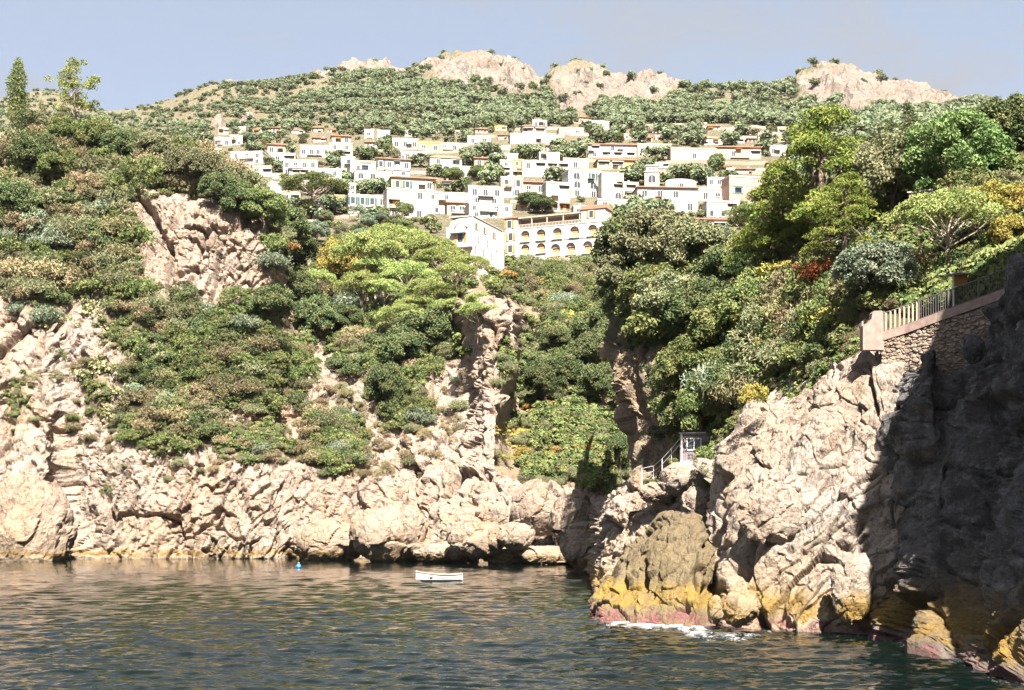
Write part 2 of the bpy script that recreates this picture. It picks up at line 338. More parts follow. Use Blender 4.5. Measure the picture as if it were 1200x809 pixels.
BAY.PX = BAY.PX + SHIFT(BAY.PY) * np.exp(-((BAY.PX - 612) / 26.0) ** 2) * 0.8; BAY.P = atv(BAY.PX, BAY.PY, BAY.Y); P = BAY.flat(); px, py = BAY.PX.ravel(), BAY.PY.ravel()
soil = emask(px, py, VEG_BAY)
n = BAY.normals(); n[..., 2] *= 0.55
gorge = sstep(-4, 12, px - 614 - SHIFT(py)) * sstep(565, 552, py)          # soft earth slope behind the pinnacle
hard = 1 - 0.75 * np.clip(soil * 1.1, 0, 1); hard = hard * (1 - 0.85 * gorge)
d = 3.0 * fbm(P / 22.0, 3, 3) * (0.4 + 0.6 * hard) + hard * (2.6 * (ridged(P, 9, (0.7, 1, 1.7), 7, 0.35, 5) - 0.55) + 1.6 * blocks(P, 8, (0.8, 1, 1.5), 5, 0.35, 1.3, 0.08) + 1.15 * blocks(P, 3.0, (0.7, 1, 1.5), 8, 0.5, 1.1, 0.11) + 0.6 * blocks(P, 1.2, (1, 1, 1.3), 9, 0.3, 0.8, 0.14) + 0.25 * (ridged(P, 1.6, (.8, 1, 1.3), 10, .4, 4) - .5)) + (1 - hard) * 0.7 * fbm(P / 3.0, 12, 4)
# clefts running down to the water and the shaded recess beside the pale buttress
def cleft(x0, y0, x1, y1, w, dep):
    t = np.clip(((px - x0) * (x1 - x0) + (py - y0) * (y1 - y0)) / ((x1 - x0) ** 2 + (y1 - y0) ** 2), 0, 1)
    r = np.hypot(px - x0 - t * (x1 - x0), py - y0 - t * (y1 - y0)); return -dep * np.exp(-(r / w) ** 2)
d = d + cleft(72, 560, 102, 640, 14, 2.2) + cleft(110, 660, 124, 610, 7, 5) + cleft(345, 652, 378, 615, 7, 5.5) + cleft(50, 395, 54, 470, 7, 3.5) + cleft(78, 500, 84, 570, 9, 1.8) + cleft(487, 640, 518, 580, 3.5, 5) + cleft(518, 580, 545, 555, 3, 4) + cleft(568, 655, 572, 642, 6, 4) + cleft(195, 285, 196, 350, 3, 3) + cleft(168, 235, 188, 285, 6, 3.5) + cleft(218, 350, 225, 310, 3, 2.5)
d = d * sstep(664, 650, py) + (1 - sstep(664, 650, py)) * np.minimum(d, 1.5)
d = d.reshape(BAY.nu, BAY.nv); d[1:-1, 1:-1] = 0.5 * d[1:-1, 1:-1] + 0.125 * (d[:-2, 1:-1] + d[2:, 1:-1] + d[1:-1, :-2] + d[1:-1, 2:])
BAY.push(d, n); clip_under(BAY)
me = BAY.mesh("bay_cliff"); fattr(me, "soil", np.clip(soil + 0.9 * gorge, 0, 1))
tag(link("bay_cliff", me, None, M_far), kind="structure")

# --- right headland slope with the shadowed flank of the gorge
Hc = [(1320, [(440, 72), (380, 76), (330, 82), (280, 90), (230, 100), (170, 112), (120, 128)]),
 (1180, [(440, 79), (360, 82), (320, 85), (270, 92), (220, 102), (180, 113), (140, 128)]),
 (1100, [(450, 82), (385, 85), (340, 89), (290, 95), (240, 104), (205, 116), (170, 130)]),
 (1020, [(520, 85), (415, 87), (360, 92), (310, 100), (265, 110), (230, 122), (205, 138)]),
 (960, [(580, 86), (470, 91), (405, 98), (345, 106), (300, 116), (260, 130), (240, 148)]),
 (900, [(600, 99), (510, 99), (445, 103), (385, 111), (340, 120), (300, 132), (275, 152)]),
 (840, [(610, 107), (540, 107), (475, 109), (415, 117), (370, 125), (330, 136), (305, 152)]),
 (795, [(610, 117), (560, 116), (500, 118.5), (430, 123), (380, 129), (335, 138), (310, 152)]),
 (768, [(610, 120), (560, 119.5), (500, 122), (425, 127), (375, 132), (330, 140), (310, 155)]),
 (745, [(610, 114), (560, 119), (500, 125), (425, 129.5), (380, 136), (335, 146), (315, 158)]),
 (730, [(610, 120), (560, 123), (490, 127), (415, 131.5), (385, 139), (340, 150), (322, 163)]),
 (725, [(610, 140), (560, 142), (490, 144), (415, 147), (385, 156), (345, 168), (330, 180)]),
 (723, [(610, 215), (560, 215), (490, 215), (415, 215), (385, 215), (355, 220), (340, 226)])]
Hc = [(-c[0], c[1]) for c in Hc]
HEAD = Sheet(Hc, 420, 260)
HEAD.PX = -HEAD.PX
HEAD.PX = HEAD.PX + np.interp(HEAD.PY, [340, 385, 412, 450, 500, 560, 610], [0, -6, -13, 0, 9, 10, 4]) * np.clip((790 - HEAD.PX) / 50, 0, 1)
HEAD.P = atv(HEAD.PX, HEAD.PY, HEAD.Y)
HEAD.P = HEAD.P[::-1].copy(); HEAD.PX = HEAD.PX[::-1].copy(); HEAD.PY = HEAD.PY[::-1].copy(); HEAD.Y = HEAD.Y[::-1].copy()
P = HEAD.flat(); px, py = HEAD.PX.ravel(), HEAD.PY.ravel()
cliffy = np.clip(sstep(815, 780, px) * sstep(385, 420, py) + sstep(835, 800, px) * sstep(440, 480, py), 0, 1)
n = HEAD.normals()
d = 1.6 * fbm(P / 9.0, 21, 3) + (0.25 + 0.75 * cliffy) * (2.6 * (ridged(P, 5.5, (0.6, 1, 2.6), 27, 0.1, 5) - 0.5) + 0.6 * blocks(P, 4.5, (0.7, 1, 2.2), 23, 0.15, 0.6, 0.12) + 0.5 * blocks(P, 1.6, (0.7, 1, 2.0), 24, 0.2, 0.5, 0.15)) + 0.25 * fbm(P / 0.8, 25, 3)
HEAD.push(d * np.clip(1 - 0.0 * px, 0, 1), n)
me = HEAD.mesh("headland"); fattr(me, "soil", np.clip(1 - 1.2 * cliffy + 0.3 * fbm(P / 4, 4, 3), 0, 1)); tag(link("headland", me, None, M_head), kind="structure")

# --- near sunlit cliff, the buttress with shade put into its rock colour, the low brown point and the pale rock behind it
def near_sheet(name, cols, nu, nv, mat, seed, big=1.0, tilt=0.55, mid=1.0, clefts=(), under=True, soft=1, fiss=0.35):
    S = Sheet(cols, nu, nv); P = S.flat(); px_, py_ = S.PX.ravel(), S.PY.ravel(); n = S.normals()
    d = big * (0.7 * fbm(P / 6.0, seed, 3) + 1.1 * (ridged(P, 5.0, (0.7, 1, 1.9), seed + 6, tilt, 4) - 0.55) + 0.55 * blocks(P, 4.6, (0.7, 1, 1.7), seed + 1, tilt, 1.6, 0.06)) + mid * (0.42 * blocks(P, 1.7, (0.75, 1, 1.6), seed + 2, tilt + 0.2, 1.2, 0.09) + 0.30 * (ridged(P, 1.1, (0.8, 1, 1.4), seed + 7, tilt + 0.1, 4) - 0.5) + 0.16 * blocks(P, 0.6, (1, 1, 1.3), seed + 3, tilt, 0.9, 0.12))
    for (x0, y0, x1, y1, w, dep) in clefts:
        t = np.clip(((px_ - x0) * (x1 - x0) + (py_ - y0) * (y1 - y0)) / ((x1 - x0) ** 2 + (y1 - y0) ** 2), 0, 1)
        wob = 4 * fbm(P / 1.5, seed + 9, 2)
        r = np.hypot(px_ + wob - x0 - t * (x1 - x0), py_ - y0 - t * (y1 - y0)); d = d - dep * np.exp(-(r / w) ** 2)
    d = d.reshape(nu, nv)
    for _ in range(soft): d[1:-1, 1:-1] = 0.4 * d[1:-1, 1:-1] + 0.15 * (d[:-2, 1:-1] + d[2:, 1:-1] + d[1:-1, :-2] + d[1:-1, 2:])
    d = d + (fiss * mid * (0.34 * (ridged(P, 1.5, (0.55, 1, 2.2), seed + 21, 0.15, 5) - 0.5) + 0.10 * blocks(P, 0.55, (1, 1, 1.6), seed + 22, tilt, 1.0, 0.12))).reshape(nu, nv)
    S.push(d, n)
    if under: clip_under(S)
    me = S.mesh(name); fattr(me, "soil", np.zeros(len(P))); tag(link(name, me, None, mat), kind="structure")
    return S
R1 = near_sheet("sunlit_cliff", [
 (820, [(736, 84), (700, 86), (650, 89), (600, 94), (565, 99), (552, 103), (550, 108)]),
 (834, [(736, 81), (700, 83), (650, 86), (600, 91), (556, 96), (535, 101), (533, 106)]),
 (850, [(737, 78), (690, 80), (630, 83), (570, 88), (530, 93), (512, 98), (510, 104)]),
 (880, [(736, 77), (680, 79), (610, 81), (540, 85), (500, 90), (482, 94), (478, 101)]),
 (930, [(737, 76), (680, 77.5), (600, 79), (520, 83), (470, 87), (450, 91), (446, 98)]),
 (980, [(738, 75.5), (680, 76.5), (600, 78), (500, 81), (440, 84), (418, 88), (414, 95)]),
 (1020, [(742, 73.5), (680, 75.5), (600, 77), (500, 79), (420, 82), (404, 85), (400, 92)]),
 (1055, [(748, 71), (690, 74), (600, 76), (500, 78), (420, 80.5), (410, 84), (406, 90)]),
 (1095, [(760, 69), (700, 73), (600, 76), (500, 78), (440, 79.5), (430, 83), (425, 88)])], 360, 420, M_near, 41, 1.0, 0.6, 0.8,
 [(848, 735, 862, 670, 5, 2.5), (838, 640, 846, 560, 4, 2.0), (880, 620, 858, 690, 7, 1.3), (895, 735, 880, 700, 5, 1.8), (1028, 590, 985, 640, 7, 0.8), (985, 640, 980, 720, 6, 0.9), (1018, 425, 1022, 480, 2.5, 0.8), (940, 560, 985, 500, 2.5, 0.7), (870, 600, 900, 560, 3, 0.9), (1058, 450, 1062, 520, 3, 1)])
R2 = near_sheet("shade_toned_buttress", [
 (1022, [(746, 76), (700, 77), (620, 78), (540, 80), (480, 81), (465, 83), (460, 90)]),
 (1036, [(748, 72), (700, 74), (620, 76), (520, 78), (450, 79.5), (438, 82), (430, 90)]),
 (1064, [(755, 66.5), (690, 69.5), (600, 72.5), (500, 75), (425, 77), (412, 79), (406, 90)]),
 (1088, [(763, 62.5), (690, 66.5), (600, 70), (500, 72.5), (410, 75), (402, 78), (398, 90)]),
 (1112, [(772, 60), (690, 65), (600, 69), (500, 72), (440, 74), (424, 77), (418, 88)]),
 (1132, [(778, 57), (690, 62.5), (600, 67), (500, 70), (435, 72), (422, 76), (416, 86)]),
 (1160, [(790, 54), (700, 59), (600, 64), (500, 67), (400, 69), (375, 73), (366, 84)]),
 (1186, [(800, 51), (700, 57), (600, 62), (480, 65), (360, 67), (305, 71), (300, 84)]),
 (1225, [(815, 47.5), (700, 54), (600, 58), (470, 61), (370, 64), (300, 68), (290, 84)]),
 (1290, [(850, 40), (700, 46), (550, 49), (350, 51), (100, 53), (-200, 55), (-230, 66)]),  # out-of-view spur from here on, raised tall to cast shade on the buttress
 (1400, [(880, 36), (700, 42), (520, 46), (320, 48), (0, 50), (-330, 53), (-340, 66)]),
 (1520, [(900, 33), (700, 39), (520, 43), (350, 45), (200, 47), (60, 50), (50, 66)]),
 (1900, [(1100, 20), (800, 28), (600, 33), (450, 36), (350, 39), (280, 43), (270, 60)])], 420, 420, M_shaderock, 61, 1.3, 0.2, 1.2,
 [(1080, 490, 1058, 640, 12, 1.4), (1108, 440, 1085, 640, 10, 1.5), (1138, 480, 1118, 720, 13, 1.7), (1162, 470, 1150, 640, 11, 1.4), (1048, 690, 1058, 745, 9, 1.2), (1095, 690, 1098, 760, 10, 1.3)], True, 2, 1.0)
R3 = near_sheet("low_brown_point", [
 (693, [(729, 85.5), (722, 87), (716, 89), (710, 92), (706, 96), (704, 102)]),
 (705, [(727, 83.5), (716, 85), (705, 88), (696, 92), (692, 98), (690, 104)]),
 (730, [(727, 83), (708, 85), (694, 86.5), (668, 89), (654, 92), (650, 102)]),
 (752, [(728, 82.5), (706, 84.5), (688, 85.5), (645, 88), (632, 91), (628, 102)]),
 (785, [(731, 80.5), (703, 82.5), (685, 83.5), (620, 87), (602, 90), (598, 101)]),
 (814, [(734, 79.5), (705, 81), (680, 83), (618, 86.5), (606, 90), (603, 101)]),
 (833, [(736, 80), (705, 82), (680, 84), (645, 86), (634, 89), (630, 101)]),
 (848, [(737, 84), (705, 87), (680, 89), (660, 92), (650, 95), (646, 104)])], 250, 240, M_brown, 81, 0.55, 0.3, 0.7,
 [(752, 690, 756, 660, 3, 1.0), (790, 735, 800, 712, 5, 1.4), (728, 690, 732, 660, 3, 1.0), (822, 735, 830, 690, 5, 1.2)])
R5 = near_sheet("pale_shore_rock", [
 (690, [(674, 158), (660, 160), (640, 164), (620, 170), (604, 178), (600, 190)]),
 (699, [(692, 116), (672, 119), (645, 122), (620, 127), (603, 135), (598, 150)]),
 (716, [(697, 111), (662, 114), (622, 118), (598, 121), (580, 126), (572, 140)]),
 (745, [(700, 109), (652, 111.5), (612, 114), (585, 117), (572, 121), (558, 138)]),
 (790, [(702, 106), (650, 108.5), (610, 110), (580, 112), (562, 116), (545, 132)]),
 (830, [(705, 100), (640, 103), (605, 105), (575, 108), (556, 112), (540, 128)]),
 (890, [(705, 96), (640, 99), (605, 101), (575, 104), (556, 108), (540, 122)])], 240, 200, M_near, 91, 0.8, 0.75, 1.2,
 [(722, 690, 728, 655, 4, 2.0), (770, 600, 795, 625, 4, 1.6)])

# --- town slope and mountain
def ridge(x):
    R_ = [(-700, 150), (-300, 150), (0, 128), (30, 112), (45, 106), (70, 112), (110, 130), (125, 134), (200, 122), (250, 110), (268, 99), (330, 96), (380, 84), (420, 76), (440, 72), (470, 79), (500, 68), (545, 60), (600, 68), (635, 95), (650, 82), (682, 75), (720, 88), (760, 91), (800, 93), (810, 106), (850, 105), (920, 101), (940, 85), (985, 73), (1010, 84), (1040, 96), (1080, 104), (1130, 116), (1200, 132), (1500, 160), (1900, 160)]
    return np.interp(x, [r[0] for r in R_], [r[1] for r in R_])
xs = [-700, -300, -60, 60, 125, 200, 268, 330, 400, 440, 470, 500, 545, 600, 635, 650, 682, 720, 760, 800, 812, 850, 920, 940, 985, 1010, 1040, 1090, 1140, 1200, 1500, 1900]
Tc = []
for x in xs:
    r = float(ridge(x)); Yr = 1320 + 70 * math.sin(x * 0.006)
    def mid(y): return max(y, r + (611 - r) * 0.02)
    Tc.append((x, [(470, 300), (345, 345), (300, 390), (250, 460), (200, 560), (160, 690), (max(138, r + 8), 860), (r + 0.42 * max(6, 138 - r), 1060), (r, Yr), (r + 30, Yr + 160), (330, Yr + 700)]))
vd = np.concatenate((np.linspace(0, 2, 30, endpoint=False), np.linspace(2, 6, 150, endpoint=False), np.linspace(6, 8.2, 150), np.linspace(8.3, 10, 12)))
TOWN = Sheet(Tc, 700, len(vd), None, vd)
TOWN0 = TOWN.P.copy()
P = TOWN.flat(); px, py = TOWN.PX.ravel(), TOWN.PY.ravel()
CRAG = [(555, 84, 72, 32), (600, 95, 50, 30), (530, 80, 55, 18), (690, 102, 66, 36), (750, 100, 78, 24), (670, 122, 30, 22), (985, 98, 66, 36), (1050, 110, 75, 24), (940, 100, 14, 14), (1100, 118, 50, 12), (420, 80, 45, 8), (460, 78, 30, 8), (268, 100, 20, 6), (290, 142, 14, 7), (255, 147, 14, 6), (380, 92, 25, 8), (1000, 130, 30, 14)]
crag = emask(px, py, CRAG)
up = np.zeros((TOWN.nu, TOWN.nv, 3)); up[..., 2] = 0.95; up[..., 1] = -0.22
dist = TOWN.Y.ravel(); amp = np.clip((dist - 700) / 400, 0, 1)
d = amp * (14 * fbm(P / 90, 101, 4) + 3 * fbm(P / 18, 102, 3)) * (1 - 0.6 * sstep(1180, 1260, dist)) + np.clip((dist - 420) / 300, 0.15, 1) * 1.0 * fbm(P / 14, 103, 3) + crag * sstep(1290, 1180, dist) * 0 + crag * (13 * (ridged(P, 45, (0.6, 1, 1.5), 107, 0.3, 6) - 0.45) + 6 * blocks(P, 22, (0.7, 1, 1.3), 104, 0.3, 0.9, 0.1) + 3.5 * blocks(P, 9, (0.8, 1, 1.3), 105, 0.4, 0.9, 0.12))
TOWN.push(d, up)
me = TOWN.mesh("mountain"); fattr(me, "soil", np.clip(1.15 - 1.3 * crag, 0, 1)); tag(link("mountain", me, None, M_mount), kind="structure")
def town_pt(px_, py_):
    """Ground point of the town slope seen at a photo position."""
    k = np.argmin((((TOWN.PX - px_) ** 2 + (TOWN.PY - py_) ** 2)).ravel()); return TOWN.flat()[k]

# --- sea
xsea = np.unique(np.concatenate((np.linspace(-2600, -420, 40), np.linspace(-420, 1300, 620), np.linspace(1300, 3600, 40))))
ry = np.concatenate((np.geomspace(9000, 640, 8, endpoint=False)[::1], np.linspace(828, 654, 640), ))
Yr_ = 9669.0 / np.concatenate((np.linspace(1400, 236, 40, endpoint=False), np.linspace(236, 38, 640), np.linspace(37, 12, 10)))
PXs, Ys = np.meshgrid(xsea, Yr_, indexing='ij')
X = (PXs - 600) * Ys / F; Z = np.zeros_like(X)
dr = np.abs(np.gradient(Ys, axis=1)); rg = np.random.RandomState(4)
for k in range(90):
    lam = 0.36 * (10.0 ** rg.rand()); th = math.radians(82) + rg.randn() * 0.52; kx, ky = math.cos(th), math.sin(th)
    a = 0.0031 * lam ** 0.88 * (1.1 if lam < 1.3 else 1.0); fade = np.clip((lam / np.maximum(dr, 1e-6) - 2.0) / 2.0, 0, 1)
    warp = 0.25 * lam * np.sin(X * 0.21 / lam ** 0.5 + k) * np.cos(Ys * 0.17 + 1.7 * k)
    ph = 2 * math.pi * ((X * kx + Ys * ky + warp) / lam) + rg.rand() * 6.28
    Z += fade * a * (np.sin(ph) + 0.35 * np.sin(2 * ph + 1.2) if k % 2 else 1.9 * (1 - 2 * np.abs(np.sin(ph / 2)) ** 0.85))
Vs = np.stack((X, Ys, Z), -1).reshape(-1, 3); ii = np.arange(len(Vs)).reshape(X.shape)
Q = np.stack((ii[:-1, :-1], ii[1:, :-1], ii[1:, 1:], ii[:-1, 1:]), -1).reshape(-1, 4)
me = npmesh("sea", Vs, Q, smooth=True)
# foam where the swell breaks on the point
pxv = PXs.ravel(); pyv = (HOR + 9669.0 / Ys).ravel()
edge = np.interp(pxv, [680, 693, 730, 790, 833, 900, 980, 1030, 1090, 1160, 1200], [720, 729, 727, 731, 736, 737, 738, 744, 763, 790, 806])
dd = (pyv - edge); fo = np.exp(-np.clip(dd, 0, 99) / 5.0) * (dd > -14) * (0.22 + 0.9 * emask(pxv, pyv, [(765, 735, 70, 18), (808, 733, 30, 16)])) * (pxv > 690)
fo = fo + 0.55 * emask(pxv, pyv, [(690, 668, 10, 2.2)]) + 0.25 * emask(pxv, pyv, [(850, 745, 90, 9)])
fn = fbm(np.stack((X.ravel(), Ys.ravel() * 0.5, 0 * X.ravel()), -1) * 1.6, 55, 5)
fattr(me, "foam", np.clip(fo * (0.95 + 1.1 * fn), 0, 1))
M_sea, nt, b, out = nodes_mat("sea_water"); T = NT(nt); p = T.pos()
w1 = T.noise(T.map(p, (0.55, 1.0, 1)), 1.5, 5, 0.55, 0.4); w2 = T.noise(T.map(p, (0.5, 1.0, 1)), 0.45, 4, 0.5, 0.3)
nb = T.bump(w2, 0.25, 0.15); nb = T.bump(w1, 0.3, 0.055, nb); T.l(nb, b.inputs['Normal'])
fm = T.ramp(T.math('ADD', T.attr('foam'), T.math('MULTIPLY', T.math('SUBTRACT', T.noise(T.map(p, (1, 1, 1)), 3.2, 8, 0.85, 1.2), 0.5), 2.2)), [(0.34, 0), (0.95, .85)])
T.l(T.mix(fm, T.mix(T.ramp(T.noise(p, 0.05, 3), [(0.4, 0), (0.6, 1)]), (0.0010, 0.0036, 0.0032), (0.0018, 0.0045, 0.0028)), (0.75, 0.76, 0.76)), b.inputs['Base Color'])
T.l(T.math('ADD', T.math('MULTIPLY', fm, 0.6), 0.06), b.inputs['Roughness']); b.inputs['IOR'].default_value = 1.33
tag(link("sea", me, None, M_sea), kind="structure")
# ------------------------------------------------------------------ the town: houses, hotel, terrace walls
WALL = dict(w=plain("white_plaster", (0.40, 0.37, 0.335), 0.85, 0.12, 0.9), c=plain("cream_plaster", (0.38, 0.31, 0.235), 0.85, 0.07, 0.9), p=plain("pink_plaster", (0.37, 0.24, 0.18), 0.85, 0.07, 0.9),
            y=plain("yellow_plaster", (0.40, 0.27, 0.10), 0.85, 0.07, 0.9), t=plain("tan_stone", (0.28, 0.215, 0.155), 0.9, 0.16, 1.2))
M_tile = plain("terracotta_tile", (0.34, 0.165, 0.10), 0.85, 0.2, 2.5); M_slab = plain("roof_slab", (0.42, 0.385, 0.34), 0.9, 0.1)
M_glass = plain("dark_glass", (0.05, 0.055, 0.06), 0.25, 0.1); M_frame = plain("pale_frame", (0.55, 0.52, 0.48), 0.7, 0.05); M_trim = plain("grey_trim", (0.42, 0.40, 0.38), 0.8)
M_green = plain("green_paint", (0.022, 0.085, 0.07), 0.6); M_orange = plain("orange_paint", (0.62, 0.20, 0.05), 0.7); M_red = plain("red_brown_paint", (0.42, 0.16, 0.11), 0.7); M_blue = plain("grey_blue_paint", (0.22, 0.30, 0.36), 0.6)
M_dark = plain("dark_door_and_shade", (0.09, 0.07, 0.055), 0.9); M_iron = plain("iron_rail", (0.12, 0.11, 0.10), 0.6); M_wood = plain("brown_wood", (0.30, 0.18, 0.09), 0.8); M_yel = plain("yellow_awning", (0.75, 0.45, 0.04), 0.8)
SHUT = dict(g=M_green, o=M_orange, r=M_red, b=M_blue, n=M_wood)

def arc(xc, zs, w, n=7, a0=0.0, a1=math.pi): return [(xc + w * math.cos(a0 + (a1 - a0) * i / n), zs + w * math.sin(a0 + (a1 - a0) * i / n)) for i in range(n + 1)]
def window_meshes():
    out = {}
    def frame(m, w, h, mi=0, t=0.12, d=0.10):
        m.box(-w / 2 - t, w / 2 + t, -d, 0.02, -t, 0, mi); m.box(-w / 2 - t, w / 2 + t, -d, 0.02, h, h + t, mi)
        m.box(-w / 2 - t, -w / 2, -d, 0.02, 0, h, mi); m.box(w / 2, w / 2 + t, -d, 0.02, 0, h, mi)
    m = MB(); frame(m, 1.1, 1.5); m.box(-0.55, 0.55, -0.03, 0.02, 0, 1.5, 1); m.box(-0.03, 0.03, -0.05, -0.03, 0, 1.5, 0); out['d'] = (m, [M_frame, M_glass])
    for k in 'gorbn':
        m = MB(); frame(m, 1.0, 1.6); m.box(-0.5, 0.5, -0.03, 0.02, 0, 1.6, 1)
        for s in (-1, 1):
            x = s * 0.86; m.box(x - 0.25, x + 0.25, -0.16, -0.10, -0.05, 1.65, 2)
            for q in range(5): m.box(x - 0.21, x + 0.21, -0.18, -0.16, 0.1 + q * 0.3, 0.28 + q * 0.3, 2)
        out[k] = (m, [M_frame, M_glass, SHUT[k]])
    m = MB(); pts = [(-1.0, 0), (1.0, 0)] + arc(0, 1.0, 1.0); m.prism(pts, -0.03, 0.02, 1)
    a, b_ = arc(0, 1.0, 1.15), arc(0, 1.0, 0.98)
    for i in range(len(a) - 1): m.prism([a[i], a[i + 1], b_[i + 1], b_[i]], -0.10, 0.02, 0)
    m.box(-1.15, -0.98, -0.1, 0.02, 0, 1.0, 0); m.box(0.98, 1.15, -0.1, 0.02, 0, 1.0, 0); m.box(-0.04, 0.04, -0.06, -0.03, 0, 1.9, 0); out['a'] = (m, [M_frame, M_glass])
    m = MB(); m.box(-1.5, 1.5, -0.02, 0.02, 0, 1.9, 1); m.box(-1.7, 1.7, -0.75, 0, 1.9, 2.05, 0); m.box(-1.7, -1.5, -0.12, 0, 0, 1.9, 0); m.box(1.5, 1.7, -0.12, 0, 0, 1.9, 0); m.box(-1.5, 1.5, -0.08, 0, 0, 0.7, 0); out['w'] = (m, [M_frame, M_dark])  # flat dark panel painted as the shade inside a loggia
    m = MB(); m.box(-1.6, 1.6, -0.02, 0.02, 0, 1.9, 1); m.prism([(-1.7, 1.95), (1.7, 1.95), (1.7, 2.05), (-1.7, 2.05)], -1.2, 0, 2); m.box(-1.6, -1.5, -0.5, -0.02, 0, 1.95, 2); m.box(-0.5, 0.5, -0.06, -0.02, 0, 1.7, 2); out['O'] = (m, [M_frame, M_dark, M_orange])  # same dark panel for the shade under the awning
    m = MB()
    for i in range(4): m.box(-1.6 + i * 0.8, -0.9 + i * 0.8, -0.04, 0.02, 0.1, 1.9, 1); m.box(-0.9 + i * 0.8, -0.8 + i * 0.8, -0.1, 0.02, 0, 2, 0)
    m.box(-1.7, -1.6, -0.1, 0.02, 0, 2, 0); m.box(-1.7, 1.7, -0.1, 0.02, 2, 2.12, 0); m.box(-1.7, 1.7, -0.1, 0.02, -0.1, 0.1, 0); out['G'] = (m, [M_green, M_blue])
    return {k: (lambda me, ms: ([me.materials.append(x) for x in ms], me)[1])(mm.mesh("window"), ms) for k, (mm, ms) in out.items()}
WM = window_meshes()
def put_window(kind, parent, x, y, z, s=1.0, rz=0.0, name=None):
    nm = name or ('window' if kind not in 'wO' else 'loggia_shade_panel')
    o = link(nm, WM[kind], parent); o.location = (x, y, z); o.scale = (s, 1, s); o.rotation_euler = (0, 0, rz); return o
HOUSE_PX = []; HOUSE_LB = []
def beside(head, x, y, fallback):
    """A label that names the house a small thing stands by, when one is near and the words fit."""
    c = sorted(HOUSE_LB, key=lambda h: max(abs(h[0] - x) - h[2], 0) + 1.3 * abs(h[1] - y))[:1]
    for h in c:
        if max(abs(h[0] - x) - h[2], 0) + 1.3 * abs(h[1] - y) < 26:
            t = '%s beside the %s' % (head, h[3])
            if len(t.split()) <= 16: return t
            w = h[3].split(); cut = [i for i, q in enumerate(w) if q in ('with', 'beside', 'under', 'in', 'behind', 'above', 'below', 'between', 'at', 'high', 'joined', 'and')]
            cut = [i for i in cut if 3 <= i and len(head.split()) + 2 + i <= 16]
            if cut: return '%s beside the %s' % (head, ' '.join(w[:cut[-1]]))
    return fallback
